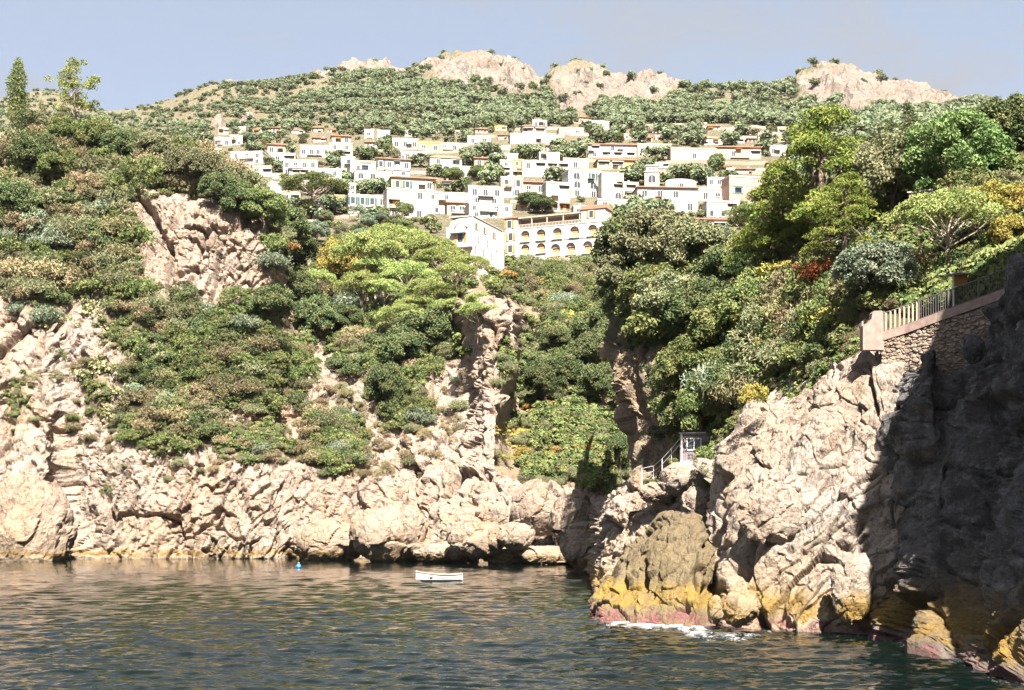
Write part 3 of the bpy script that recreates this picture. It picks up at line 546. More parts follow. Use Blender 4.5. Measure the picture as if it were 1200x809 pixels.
def house(x0, x1, yt, yb, rot, roof, wall, rows, label, name='house', cat='house', group='white houses of the hillside town', depth=None):
    HOUSE_PX.append((x0, x1, yt, yb))
    if name == 'house': HOUSE_LB.append(((x0 + x1) / 2, (yt + yb) / 2, (x1 - x0) / 2, label))
    else: label = beside({'w': 'small white', 'c': 'small cream', 'p': 'small pinkish', 'y': 'small yellow'}[wall] + (' tile-roofed' if roof in 'ST' else ' flat-roofed') + ' cottage', (x0 + x1) / 2, (yt + yb) / 2, label); group = label + ', alike ones'
    g = town_pt((x0 + x1) / 2, yb); Y = float(g[1]); s = Y / F; th = math.radians(rot)
    c = at((x0 + x1) / 2, yb, Y); Wd = (x1 - x0) * s / math.cos(th); H = (yb - yt) * s
    o = empty(name, tuple(c), -th, label, cat, group)
    D = depth or min(9.0, max(4.5, 0.6 * Wd)); h2 = Wd / 2; pitched = roof in 'TP'; hw = H - (min(1.5, 0.3 * H) if pitched else 0.35)
    mb = MB(); mb.box(-h2, h2, 0, D, -4.0, hw)
    mb.box(-h2 - 0.03, h2 + 0.03, -0.05, D, -0.02, 0.35)
    if len(rows) > 1:
        for i in range(1, len(rows)): z = hw * i / len(rows); mb.box(-h2 - 0.02, h2 + 0.02, -0.08, 0.3, z - 0.07, z + 0.07)
    mb.build("wall", WALL[wall], o)
    r = MB()
    if roof == 'F':
        r.box(-h2 - 0.15, h2 + 0.15, -0.15, D + 0.1, hw, hw + 0.18)
        for a in ((-h2 - 0.1, -h2 + 0.12, -0.1, D), (h2 - 0.12, h2 + 0.1, -0.1, D), (-h2 + 0.12, h2 - 0.12, -0.1, 0.1)): r.box(*a, hw + 0.18, hw + 0.55)
        r.build("roof", WALL[wall] if wall != 'p' else M_slab, o)
    elif roof == 'S':
        r.box(-h2 - 0.4, h2 + 0.4, -0.7, D + 0.1, hw, hw + 0.2); r.box(-h2 - 0.3, h2 + 0.3, -0.5, D, hw + 0.2, hw + 0.34); r.build("roof", M_tile, o)
    elif roof == 'T':
        e = 0.35; zt = H - hw
        P8 = [(-h2 - e, -e, hw), (h2 + e, -e, hw), (h2 + e, D + e, hw), (-h2 - e, D + e, hw), (-h2 * 0.55, D / 2, hw + zt * 1.3), (h2 * 0.55, D / 2, hw + zt * 1.3)]
        r.add(P8, [(0, 1, 5, 4), (1, 2, 5), (2, 3, 4, 5), (3, 0, 4), (3, 2, 1, 0)]); r.build("roof", M_tile, o)
    elif roof == 'P':
        zt = H - hw
        r.prism([(-h2 - 0.3, hw), (h2 + 0.3, hw), (0, hw + zt * 1.5)], -0.3, D + 0.2); r.build("roof", WALL[wall], o)
    elif roof == 'V':
        r.prism([(h2 * math.cos(t_), hw + 1.1 * math.sin(t_)) for t_ in np.linspace(math.pi, 2 * math.pi, 2)] + [(h2 * math.cos(t_), hw + 1.1 * math.sin(t_)) for t_ in np.linspace(0, math.pi, 12)[1:-1]], -0.05, D); r.build("roof", WALL[wall], o)
    if roof in 'FS' and Wd > 5 and rnd.random() < 0.6:
        m = MB(); x = rnd.uniform(-h2 * 0.7, h2 * 0.7); m.box(x - 0.3, x + 0.3, D * 0.5, D * 0.5 + 0.6, hw + 0.1, hw + 1.4); m.box(x - 0.42, x + 0.42, D * 0.5 - 0.12, D * 0.5 + 0.72, hw + 1.4, hw + 1.55); m.build("chimney", WALL[wall], o)
    nr = len(rows); st = hw / max(nr, 1)
    for i, row in enumerate(rows):
        zb = hw - (i + 1) * st
        items = row.split()
        ks = [k for it in items for k in (it[-1] * int(it[:-1]))]
        if not ks: continue
        for j, k in enumerate(ks):
            x = -h2 + Wd * (j + 0.5) / len(ks) + rnd.uniform(-0.25, 0.25)
            if k == '-': continue
            wide = dict(w=3.4, O=3.4, G=3.4, a=2.3).get(k, 2.1); hh = dict(a=2.1, w=2.1, O=2.1, G=2.1).get(k, 1.7)
            sc = min(1.45, st * 0.80 / hh, Wd / len(ks) * 0.92 / wide)
            put_window(k, o, x, -0.003, zb + (st - hh * sc) * 0.5, sc)
    q = rnd.random()
    if Wd > 4 and H > 3.2 and q < 0.55:
        zb = hw * (nr - 1) / nr if nr > 1 else hw * .1; x0_ = -h2 + rnd.uniform(0, .4) * Wd; x1_ = min(h2, x0_ + rnd.uniform(2.2, .5 * Wd + 2)); zb = hw / max(nr, 1) if nr > 1 else 0.5
        m = MB(); m.box(x0_, x1_, -1.0, -0.02, zb - .12, zb); m.box(x0_, x1_, -1.0, -.95, zb + .85, zb + .92)
        k_ = x0_
        while k_ < x1_: m.box(k_, k_ + .05, -1.0, -.95, zb, zb + .85); k_ += .35
        m.build("balcony", [M_frame, M_iron][rnd.randrange(2)], o)
    if Wd > 4 and q > 0.45:
        x0_ = rnd.uniform(-h2, h2 - 2.4); zz = rnd.uniform(.45, .9) * hw; m = MB(); m.prism([(x0_, zz - .08), (x0_ + 2.4, zz - .08), (x0_ + 2.4, zz), (x0_, zz)], -1.3, -.02); m.build("awning", rnd.choice([M_tile, M_blue, M_yel, M_slab, M_orange]), o)
    if q > .3:
        m = MB(); x0_ = rnd.uniform(-h2 + .6, h2 - .6); m.box(x0_ - .5, x0_ + .5, -.03, .02, 0, min(2.1, .6 * hw)); m.build("door", rnd.choice([M_wood, M_green, M_dark, M_red]), o)
    if roof == 'F' and q < .5:
        m = MB(); x0_ = rnd.uniform(-h2 + .3, h2 - 1.5); m.tube([(x0_, D * .4, hw), (x0_, D * .4, hw + 1.9)], [.04, .03], 5); m.build("aerial", M_iron, o)
    return o
Ht = [
 (252, 271, 162, 171, -5, 'F', 'w', ['2d'], 'small low white house among trees at the upper west end of town'),
 (270, 284, 159, 170, -8, 'F', 'w', ['1d 1-', '2d'], 'tall white cubic house beside a low one at the upper west end'),
 (270, 308, 178, 193, 8, 'F', 'w', ['3d', '2- 1d'], 'broad white house with a ramp-like terrace above the olive trees'),
 (254, 284, 194, 208, 5, 'F', 'w', ['2r'], 'white house with two reddish shuttered windows at the west edge of town'),
 (284, 318, 195, 206, 0, 'F', 'c', ['2d 1w'], 'low cream house with tiled edges next to the reddish shutters'),
 (314, 334, 169, 181, -10, 'S', 'c', ['2d'], 'cream house with a thin tile roof below the wooded slope'),
 (352, 386, 171, 184, -6, 'F', 'w', ['4d'], 'long white house with four small windows in a row, high in town'),
 (386, 413, 168, 184, -6, 'F', 'c', ['2d', '1d 1w'], 'cream house joined to the east end of the long white one'),
 (389, 411, 159, 168, -12, 'S', 'p', ['2d'], 'pinkish house with a flat eave high above the long white house'),
 (332, 372, 188, 206, -4, 'F', 'w', ['4d', '1d 2w 1d'], 'white block with a dark band of shaded openings under a pink ledge'),
 (400, 416, 184, 206, -8, 'F', 'w', ['1b', '1r'], 'slim white tower house with one window above a reddish door'),
 (372, 400, 198, 222, -8, 'F', 'w', ['2d', '2- 1d', '2d'], 'plain white house stepped in front of the slim tower house'),
 (416, 440, 189, 201, -12, 'F', 'c', ['1G'], 'terrace house with a green glazed veranda'),
 (416, 459, 201, 219, -12, 'F', 'w', ['2a 1-', '1- 1a'], 'white house with round arched recesses in its front'),
 (442, 481, 186, 199, -14, 'S', 'w', ['1g 3d'], 'white house with a green window and pink tile eave, behind the gable'),
 (452, 480, 195, 211, -14, 'P', 'w', ['2a', '1w'], 'white gabled house with two dark arched windows'),
 (409, 417, 215, 231, -6, 'F', 'w', ['1d', '1d'], 'small square white turret behind the green shuttered house'),
 (409, 453, 229, 252, -14, 'F', 'w', ['2g 1g 1d', '2w 1b'], 'white house with green shutters and two shaded loggias below'),
 (454, 499, 222, 255, -14, 'F', 'w', ['1- 1- 1d', '1O 1- 1-', '3d'], 'tall plain white house with a bright orange awning'),
 (459, 510, 208, 224, -13, 'S', 'c', ['1n 1g 1- 1d'], 'long house under an overhanging tile eave behind the orange awning'),
 (500, 548, 226, 251, -10, 'F', 'w', ['2d 1-', '3-', '1b 1d'], 'white house with a big grey-blue shade over its ground floor'),
 (524, 548, 237, 252, -10, 'S', 'p', ['2d'], 'low pinkish house with an orange tile edge'),
 (549, 590, 219, 241, -12, 'F', 'w', ['3d', '2d'], 'two storey white house with a dark double window, south of the oak'),
 (550, 600, 239, 256, -12, 'F', 'w', ['1d 1- 2d', '1d 1b 1-'], 'lower white house in front of the two storey white one'),
 (504, 541, 181, 201, -10, 'T', 'w', ['2d', '3d'], 'white house with a broad pinkish tile hip roof'),
 (526, 553, 195, 207, -10, 'F', 'w', ['2d 1-'], 'low white house under the broad hip roof'),
 (579, 607, 180, 190, -8, 'F', 'w', ['2d 1-'], 'plain white upper house west of the yellow house'),
 (586, 601, 188, 209, -8, 'F', 'c', ['1d', '1w', '1d'], 'cream house with a small balcony, joined to a yellow one'),
 (600, 613, 187, 208, -8, 'F', 'y', ['1d', '1d', '1-'], 'narrow yellow house between white ones'),
 (612, 668, 189, 208, -8, 'F', 'w', ['1d 3w', '2-'], 'long white terrace house with a shaded row of openings'),
 (632, 656, 179, 190, -8, 'F', 'w', ['1d 1-'], 'white cube on top of the long terrace house'),
 (587, 613, 208, 231, -8, 'F', 'w', ['2r', '1- 1d'], 'white house with two reddish shuttered windows in the middle of town'),
 (613, 641, 213, 228, -8, 'S', 'p', ['2d'], 'pinkish house with a red tile edge beside the reddish shutters'),
 (640, 668, 214, 248, -14, 'F', 'w', ['1- 1w', '2-', '2O'], 'white house with a glowing orange glazed ground floor behind the hotel'),
 (548, 575, 160, 169, -5, 'F', 'w', ['2d'], 'small white house alone below the wooded slope'),
 (460, 490, 163, 174, -5, 'F', 'w', ['3d'], 'white house with three windows under the olive grove'),
 (490, 516, 167, 178, -5, 'F', 'y', ['2d'], 'pale yellow house beside the olive grove'),
 (427, 438, 152, 163, -5, 'F', 'w', ['1d'], 'tiny white house with a dark tree at its side, highest in the west'),
 (442, 457, 153, 164, -5, 'F', 'w', ['1- 1d'], 'small stepped white house next to the dark tree'),
 (598, 651, 157, 168, -5, 'F', 'w', ['5-'], 'long low blank white building high on the slope'),
 (612, 640, 148, 158, -6, 'S', 'p', ['2w'], 'pinkish house with shaded openings above the blank white building'),
 (624, 641, 141, 149, -6, 'F', 'w', ['2d'], 'small white house at the foot of the crags'),
 (672, 690, 137, 146, -6, 'S', 'p', ['1d'], 'pinkish stone house in the gully below the crags'),
 (690, 714, 142, 152, -10, 'F', 'w', ['1-'], 'slanting white shed roof house under the crag gully'),
 (666, 706, 200, 232, -16, 'F', 'w', ['1a 1g', '1a 1a', '2d'], 'white house with green arched windows and a yellow roof edge'),
 (705, 731, 203, 234, -12, 'F', 'w', ['1- 1-', '1- 1w', '1- 1a'], 'white house with a carved balcony beside the green arches'),
 (730, 748, 214, 234, -10, 'F', 'w', ['1w', '1w'], 'narrow white house with two stacked openings'),
 (689, 746, 169, 185, -4, 'S', 'w', ['1w 1d 1-', '1d 3w'], 'long white house with pink eaves above the church bell tower'),
 (747, 787, 169, 183, -4, 'F', 'c', ['1d 1w 1d'], 'cream terraced house with pillars above the bell tower'),
 (820, 847, 159, 170, -6, 'T', 'w', ['2-', '2w'], 'white house with a small red tile roof high in the east'),
 (786, 840, 174, 190, -3, 'F', 'c', ['1- 1d 1-'], 'long cream terrace building in the east of town'),
 (840, 892, 172, 187, -3, 'S', 'p', ['1- 1d 1- 1w'], 'long pinkish building with a shaded porch at its east end'),
 (902, 922, 171, 182, -3, 'F', 'w', ['1d 1-'], 'white house half hidden by the great pine'),
 (747, 818, 219, 249, -5, 'S', 'w', ['2d 1d 1-', '1d 1r 1- 1d'], 'long white house with a brown eave line across its middle'),
 (780, 816, 212, 222, -5, 'V', 'w', ['1d'], 'white house with a low vaulted roof behind the long white one'),
 (854, 893, 207, 238, -14, 'F', 'p', ['2-', '1G 1-', '2-'], 'pinkish house with a green glazed front beside a palm'),
 (828, 867, 236, 255, -6, 'F', 'w', ['1- 1w', '2b 1d'], 'low white house with a glazed veranda and pale blue roof'),
 (775, 851, 256, 272, -4, 'S', 'p', ['1a 1- 1- 1d 1w'], 'long low pink house with an orange tile edge above the oaks'),
 (700, 735, 234, 256, -6, 'F', 'w', ['1d 1-', '2-'], 'stepped white house behind the east tower of the hotel'),
 (300, 330, 214, 228, 2, 'F', 'w', ['2d 1-'], 'white house showing above the scrub on the western slope'),
 (330, 352, 224, 238, 0, 'F', 'c', ['1d 1w'], 'cream house low in the west behind the domed stone pine'),
 (352, 378, 236, 252, -4, 'F', 'w', ['1d 1- 1w'], 'white house glimpsed under the domed stone pine'),
 (318, 346, 180, 191, -3, 'F', 'w', ['1d 1w'], 'white house with a wide opening between the upper western houses'),
 (516, 548, 168, 177, -4, 'F', 'c', ['2d 1-'], 'cream terrace house east of the pale yellow one'),
 (556, 580, 185, 196, -8, 'S', 'p', ['2d'], 'small pinkish house above the leafy tree in mid town'),
 (660, 690, 186, 199, -8, 'F', 'c', ['2d 1-'], 'cream house above the green arched windows'),
 (655, 684, 150, 159, -6, 'F', 'c', ['1- 1d'], 'cream wall-like house at the head of the gully'),
 (700, 748, 187, 199, -6, 'S', 'y', ['2w 1-'], 'yellow-trimmed terrace building under the long pink-eaved house'),
 (818, 850, 222, 236, -5, 'F', 'w', ['2d'], 'white house between the long brown-eaved house and the palm'),
 (892, 925, 208, 224, -8, 'F', 'c', ['1d 1-'], 'cream house behind the shaggy palm'),
 (470, 500, 178, 188, -8, 'F', 'w', ['1d 1w'], 'white house above the green window row'),
]
for r in Ht: house(*r)
used = list(HOUSE_PX); nsm = 0
for tr in range(1800):
    if nsm >= 56: break
    x = rnd.uniform(248, 930); y = rnd.uniform(152, 254); w = rnd.uniform(13, 24) * (0.6 + (y - 150) / 170); h = rnd.uniform(6, 10) * (0.65 + (y - 150) / 170)
    if x > 690 and y > 240: continue
    if any(x + w / 2 > a - 2 and x - w / 2 < b_ + 2 and y > t_ - 3 and y - h < q_ + 2 for a, b_, t_, q_ in used): continue
    house(x - w / 2, x + w / 2, y - h, y, rnd.uniform(-12, 4), rnd.choice('FFST'), rnd.choice('wccpyw'), rnd.choice([['2d'], ['1d 1w'], ['3d'], ['1g 1d'], ['2r'], ['1a 1d'], ['1d', '1d 1w']]), 'small pastel cottage tucked among the terraces of the town', 'cottage', 'house', 'small pastel cottages among the terraces'); used.append(HOUSE_PX[-1]); nsm += 1
# bell tower: three shrinking stages
HOUSE_PX.append((756, 773, 193, 219))
g = town_pt(764, 219); s = g[1] / F; o = empty("bell_tower", tuple(at(764, 219, g[1])), -0.1, 'square cream bell tower with an arched front in the east of town', 'tower')
m = MB(); m.box(-2.6 * s / .3, 2.6 * s / .3, 0, 5, -3, 18 * s); m.build("wall", WALL['c'], o)
m = MB(); m.box(-2.1 * s / .3, 2.1 * s / .3, 0.5, 4.5, 18 * s, 25 * s); m.build("belfry", WALL['w'], o)
m = MB(); m.box(-2.9 * s / .3, 2.9 * s / .3, -0.3, 5.2, 17.6 * s, 18.2 * s); m.box(-2.3 * s / .3, 2.3 * s / .3, 0.2, 4.8, 24.8 * s, 26 * s); m.build("cornice", M_trim, o)
put_window('a', o, 0, -0.003, 5 * s, 1.4); put_window('d', o, -0.7, 0.49, 20 * s, 0.6); put_window('d', o, 0.7, 0.49, 20 * s, 0.6)

# grand hotel with arched balconies
HOUSE_PX.append((592, 706, 238, 301))
TH = math.radians(24); Yh = 384.0; s = Yh / F
hc = at(650, 301, Yh); hotel = empty("hotel", tuple(hc), -TH, 'large white terraced hotel with rows of arched balcony niches', 'hotel')
Wd = 29.0; hh = Wd / 2; px2x = lambda x: (x - 650) / 110.0 * Wd
lev = [0.0, 4.55, 8.5, 8.5, 11.6, 14.2]
m = MB()
m.box(-hh, hh, 0.6, 6, -6, 8.5)                                   # body behind the niches
m.box(-hh, hh, 0, 0.6, -6, 0.0)
def bay(xa, xb, za, zb, xc=None, w=1.25, z0=None, zs=None):
    z0 = za + 0.5 if z0 is None else z0; zs = za + 1.9 if zs is None else zs
    xc = (xa + xb) / 2 if xc is None else xc; L = arc(xc, zs, w, 8, math.pi, math.pi / 2); R_ = arc(xc, zs, w, 8, math.pi / 2, 0)
    m.prism([(xa, za), (xc, za), (xc, z0), (xc - w, z0)] + L + [(xc, zb), (xa, zb)], 0, 0.6)
    m.prism([(xc, za), (xb, za), (xb, zb), (xc, zb)] + R_ + [(xc + w, z0), (xc, z0)], 0, 0.6)
xsn = [px2x(v) for v in (608, 626, 643.5, 662, 681.5, 701)]
niches = []
for i in range(5): bay(xsn[i], xsn[i + 1], 4.55, 8.5, None, 1.3, 4.75, 6.45); niches.append(((xsn[i] + xsn[i + 1]) / 2, 4.75))
for i in range(2): bay(xsn[i], xsn[i + 1], 1.2, 4.55, None, 1.25, 1.3, 2.75); niches.append(((xsn[i] + xsn[i + 1]) / 2, 1.3))
m.box(xsn[0], xsn[2], 0, 0.6, 0, 1.2)
x2 = [xsn[2], px2x(658), px2x(677), px2x(695)]
for i in range(3): bay(x2[i], x2[i + 1], 0.0, 4.55, None, 1.35, 0.2, 2.1); niches.append(((x2[i] + x2[i + 1]) / 2, 0.2))
m.box(-hh, xsn[0], -0.5, 1.0, 0, 11.3)                                 # west projection
m.box(x2[3], hh, 0, 0.6, 0, 4.55); m.box(xsn[5], hh, 0, 0.6, 4.55, 8.5)
m.box(px2x(679), hh, 0.0, 5, 8.5, 11.9)                                # east tower
m.box(-hh, xsn[0], 1.0, 5, 8.5, 11.3)
m.build("wall", WALL['w'], hotel)
m = MB(); m.box(-hh + 3.6, px2x(679), 0.9, 1.2, 8.5, 8.75); m.box(-hh - 0.1, hh + 0.15, -0.12, 0.0, 8.35, 8.55); m.box(xsn[2], hh + 0.1, -0.14, 0, 4.4, 4.6); m.build("string_course", M_trim, hotel)
m = MB(); m.box(-hh + 3.6, px2x(679), 0.0, 0.15, 9.35, 9.5)
x = -hh + 3.7
while x < px2x(679): m.box(x, x + 0.14, 0.02, 0.13, 8.5, 9.35); x += 0.42
m.build("terrace_balustrade", WALL['c'], hotel)
m = MB()
for v in (608, 624, 641, 659, 677): m.box(px2x(v) - 0.13, px2x(v) + 0.13, 0.25, 0.5, 8.5, 11.2)
m.box(-hh + 3.6, px2x(679), 0.1, 4, 11.2, 11.5); m.build("terrace_canopy", WALL['c'], hotel)
m = MB(); m.box(-hh + 3.6, px2x(679), 3.5, 3.8, 8.5, 11.2); m.build("terrace_back_wall", WALL['t'], hotel)
m = MB(); m.box(-hh - 0.4, xsn[0] + 0.3, -0.9, 5.3, 11.3, 11.6); m.box(-hh - 0.2, xsn[0] + 0.1, -0.7, 5, 11.6, 11.8); m.build("roof", M_tile, hotel)
m = MB(); m.prism([(px2x(679) - 0.3, 11.9), (hh + 0.3, 11.9), (hh + 0.15, 12.9), (px2x(679) + 0.15, 12.9)], -0.3, 5.3); m.build("roof", M_tile, hotel)
m = MB(); m.box(hh, hh + 0.06, 0.1, 5.9, 0, 8.4); m.build("end_wall", WALL['p'], hotel)
for (x, z) in niches:
    d_ = MB(); d_.box(x - 0.8, x + 0.8, 0.52, 0.62, z, z + 2.1, 0); d_.box(x - 0.7, x - 0.05, 0.44, 0.52, z + 0.05, z + 1.75, 2); d_.box(x + 0.05, x + 0.7, 0.44, 0.52, z + 0.05, z + 1.75, 2); d_.box(x - 0.95, x + 0.95, 0.3, 0.52, z + 2.05, z + 2.2, 0); d_.build("balcony_door", [M_dark, M_glass, M_orange], hotel)
    r_ = MB(); r_.box(x - 1.5, x + 1.5, -0.35, -0.28, z + 0.85, z + 0.92); r_.box(x - 1.5, x + 1.5, -0.4, 0.0, z - 0.12, z)
    for q in range(9): r_.box(x - 1.45 + q * 0.36, x - 1.40 + q * 0.36, -0.34, -0.29, z, z + 0.85)
    r_.build("balcony_rail", M_frame, hotel)
for v, z, k in ((600, 8.7, 'o'), (601.5, 5.3, 'o'), (601, 2.0, 'o')): put_window(k, hotel, px2x(v), -0.503, z, 1.25)
put_window('o', hotel, px2x(690), -0.003, 9.6, 1.15); put_window('o', hotel, px2x(699), -0.003, 1.4, 1.0)

# villa on the spur: bright front, long pinkish side going back
HOUSE_PX.append((517, 592, 252, 334))
TV = math.radians(21); vc = at(553, 300, 352.0)
villa = empty("villa", tuple(vc), -TV, 'tall pale villa on the spur with orange shutters and a long pinkish side wall', 'house'); villa.scale = (.914, .914, .914)
m = MB(); m.box(-7.6, 0, 0, 24, -7, 8.2); m.prism([(-7.0, 8.2), (0, 8.2), (0, 10.9), (-3.0, 10.9), (-6.6, 9.9)], 0.8, 22); m.build("wall", WALL['w'], villa)
m = MB(); m.box(0.0, 0.08, 0.1, 23.9, -6, 10.8); m.build("side_wall", plain("faded_pink_plaster", (0.62, 0.50, 0.44), 0.9, 0.08), villa)
m = MB(); m.box(-7.0, 0.25, 0.6, 22.3, 10.9, 11.15); m.build("roof", M_slab, villa)
m = MB(); a, b_ = arc(-3.2, 7.1, 2.2, 10, 0.35, math.pi - 0.35), arc(-3.2, 7.1, 1.95, 10, 0.35, math.pi - 0.35)
for i in range(10): m.prism([a[i], a[i + 1], b_[i + 1], b_[i]], -0.35, 0.02)
m.build("arch_moulding", WALL['p'], villa)
put_window('o', villa, -3.4, -0.003, 3.9, 1.6); m = MB(); m.prism([(-6.2, 6.3), (-1.6, 6.3), (-1.6, 6.42), (-6.2, 6.42)], -1.3, 0); m.build("awning", M_blue, villa)
m = MB(); m.box(-8.4, 0.3, -1.6, 0, 2.3, 2.55); m.box(-8.4, -8.3, -1.6, 0, 2.55, 3.4); m.box(-8.4, 0.3, -1.6, -1.5, 3.3, 3.4)
for q in range(20): m.box(-8.35 + q * 0.44, -8.25 + q * 0.44, -1.58, -1.5, 2.55, 3.3)
m.build("balcony", WALL['w'], villa)
for z, ys in ((7.8, (3, 9, 16)), (4.6, (4.5, 11, 18)), (1.6, (2, 8, 14))):
    for y in ys: put_window('n' if z > 7 else 'd', villa, 0.085, y, z, 0.95, math.pi / 2)
m = MB(); m.box(-8.6, -0.6, -2.6, 0, -9, -0.6); m.prism([(-8.8, -0.6), (-0.4, -0.6), (-0.4, -0.3), (-8.8, -0.3)], -2.8, 0); m.build("lower_wing", WALL['c'], villa)
put_window('b', villa, -5.0, -2.603, -4.2, 1.5); put_window('d', villa, -1.6, -2.603, -7.2, 1.1)

# retaining walls of the terraced gardens
TW = [(250, 330, 208, 4), (300, 350, 186, 3), (340, 372, 262, 4), (372, 408, 256, 4), (420, 470, 178, 2), (430, 500, 205, 3), (500, 560, 213, 4), (560, 600, 173, 3), (470, 560, 180, 3), (555, 640, 176, 3), (600, 660, 152, 3), (640, 700, 170, 3), (655, 690, 160, 3), (680, 760, 190, 3), (700, 740, 197, 3), (760, 830, 205, 4), (780, 900, 193, 4), (790, 900, 152, 3), (845, 925, 164, 4), (890, 935, 160, 4), (750, 830, 148, 2), (880, 930, 205, 4), (815, 860, 222, 3), (560, 660, 162, 3), (320, 400, 210, 3), (430, 470, 236, 4), (640, 720, 200, 3), (600, 660, 238, 3), (735, 780, 240, 4), (850, 930, 200, 3)]
for i, (a, b_, yb, hp) in enumerate(TW):
    pts = [town_pt(x, yb + rnd.uniform(-1, 1)) for x in np.linspace(a, b_, 6)]
    sM = pts[0][1] / F; zt = max(p_[2] for p_ in pts) * 0 ; m = MB(); h_ = hp * sM
    for p0, p1 in zip(pts[:-1], pts[1:]):
        d_ = Vector(p1 - p0); nn = Vector((-d_.y, d_.x, 0)).normalized() * 0.3
        z0, z1 = p0[2], p1[2]
        m.add([(p0[0], p0[1], z0 - 2), (p1[0], p1[1], z1 - 2), (p1[0] + nn.x, p1[1] + nn.y, z1 - 2), (p0[0] + nn.x, p0[1] + nn.y, z0 - 2),
               (p0[0], p0[1], z0 + h_), (p1[0], p1[1], z1 + h_), (p1[0] + nn.x, p1[1] + nn.y, z1 + h_), (p0[0] + nn.x, p0[1] + nn.y, z0 + h_)], [(0, 3, 2, 1), (4, 5, 6, 7), (0, 1, 5, 4), (1, 2, 6, 5), (2, 3, 7, 6), (3, 0, 4, 7)])
    o = m.build("terrace_wall", WALL['ctcpw'[i % 5]]); lb_ = beside(('cream', 'tan', 'cream', 'pinkish', 'white')[i % 5] + ' terrace wall', (a + b_) / 2, yb, 'pale terrace wall on the open slope away from the houses'); tag(o, lb_, 'wall', lb_ + ', alike ones')
    HOUSE_PX.append((a, b_, yb - hp, yb))
# ------------------------------------------------------------------ foliage
def leaf_mat(name, a, b, c, trans=0.14):
    m = bpy.data.materials.new(name); m.use_nodes = True; nt = m.node_tree; nt.nodes.clear(); T = NT(nt)
    g = T.n("NewGeometry"); oi = T.n("ObjectInfo")
    n = T.noise(g.outputs['Position'], 0.55, 3, 0.6)
    col = T.mix(T.ramp(g.outputs['Random Per Island'], [(0.28, 0), (0.72, 1)]), a, b)
    col = T.mix(T.ramp(n, [(0.42, 0), (0.66, 0.8)]), col, c)
    hs = T.n("HueSaturation"); T.l(col, hs.inputs['Color'])
    T.l(T.math('ADD', T.math('MULTIPLY', oi.outputs['Random'], 0.65), 1.22), hs.inputs['Value']); hs.inputs['Saturation'].default_value = 0.98; T.l(T.math('ADD', T.math('MULTIPLY', oi.outputs['Random'], 0.03), 0.465), hs.inputs['Hue'])
    d = T.n("BsdfDiffuse"); t = T.n("BsdfTranslucent"); mxs = T.n("MixShader"); mxs.inputs[0].default_value = trans
    T.l(hs.outputs[0], d.inputs[0]); T.l(hs.outputs[0], t.inputs[0]); T.l(d.outputs[0], mxs.inputs[1]); T.l(t.outputs[0], mxs.inputs[2])
    o = T.n("OutputMaterial"); T.l(mxs.outputs[0], o.inputs[0]); return m
LM = dict(
 dark=leaf_mat("leaf_dark_evergreen", (0.026, 0.044, 0.020), (0.058, 0.082, 0.034), (0.105, 0.115, 0.05)),
 mid=leaf_mat("leaf_mid_green", (0.034, 0.056, 0.020), (0.078, 0.108, 0.038), (0.135, 0.145, 0.055)),
 pine=leaf_mat("leaf_pine", (0.035, 0.065, 0.014), (0.085, 0.125, 0.026), (0.15, 0.18, 0.045)),
 lime=leaf_mat("leaf_light_pine", (0.075, 0.115, 0.032), (0.14, 0.185, 0.06), (0.20, 0.235, 0.085)),
 meadow=leaf_mat("leaf_meadow", (0.17, 0.20, 0.055), (0.27, 0.29, 0.09), (0.38, 0.28, 0.07)),
 bright=leaf_mat("leaf_fresh_green", (0.035, 0.07, 0.022), (0.075, 0.125, 0.042), (0.115, 0.16, 0.06)),
 olive=leaf_mat("leaf_olive_grey", (0.06, 0.075, 0.038), (0.11, 0.12, 0.062), (0.155, 0.15, 0.08)),
 dry=leaf_mat("leaf_dry_heath", (0.085, 0.078, 0.04), (0.155, 0.135, 0.07), (0.10, 0.11, 0.05)),
 tan=leaf_mat("leaf_tan", (0.13, 0.11, 0.058), (0.22, 0.18, 0.10), (0.13, 0.13, 0.06)),
 pale=leaf_mat("leaf_pale_cactus", (0.15, 0.165, 0.08), (0.25, 0.25, 0.13), (0.11, 0.13, 0.055)),
 yellow=leaf_mat("leaf_yellow_green", (0.11, 0.125, 0.028), (0.20, 0.195, 0.045), (0.26, 0.21, 0.055)),
 orange=leaf_mat("leaf_autumn_orange", (0.20, 0.12, 0.03), (0.30, 0.185, 0.05), (0.13, 0.12, 0.04)),
 rust=leaf_mat("leaf_rust_red", (0.16, 0.075, 0.022), (0.27, 0.125, 0.035), (0.13, 0.085, 0.03)),
 blue=leaf_mat("leaf_blue_green", (0.065, 0.09, 0.06), (0.11, 0.14, 0.09), (0.16, 0.18, 0.12)),
 far=leaf_mat("leaf_far_scrub", (0.055, 0.082, 0.048), (0.095, 0.12, 0.068), (0.145, 0.155, 0.088)))
M_bark = plain("bark_brown", (0.17, 0.12, 0.085), 0.9, 0.25, 4, 0, 0.03); M_bark2 = plain("bark_pale", (0.36, 0.28, 0.21), 0.9, 0.25, 3, 0, 0.03)

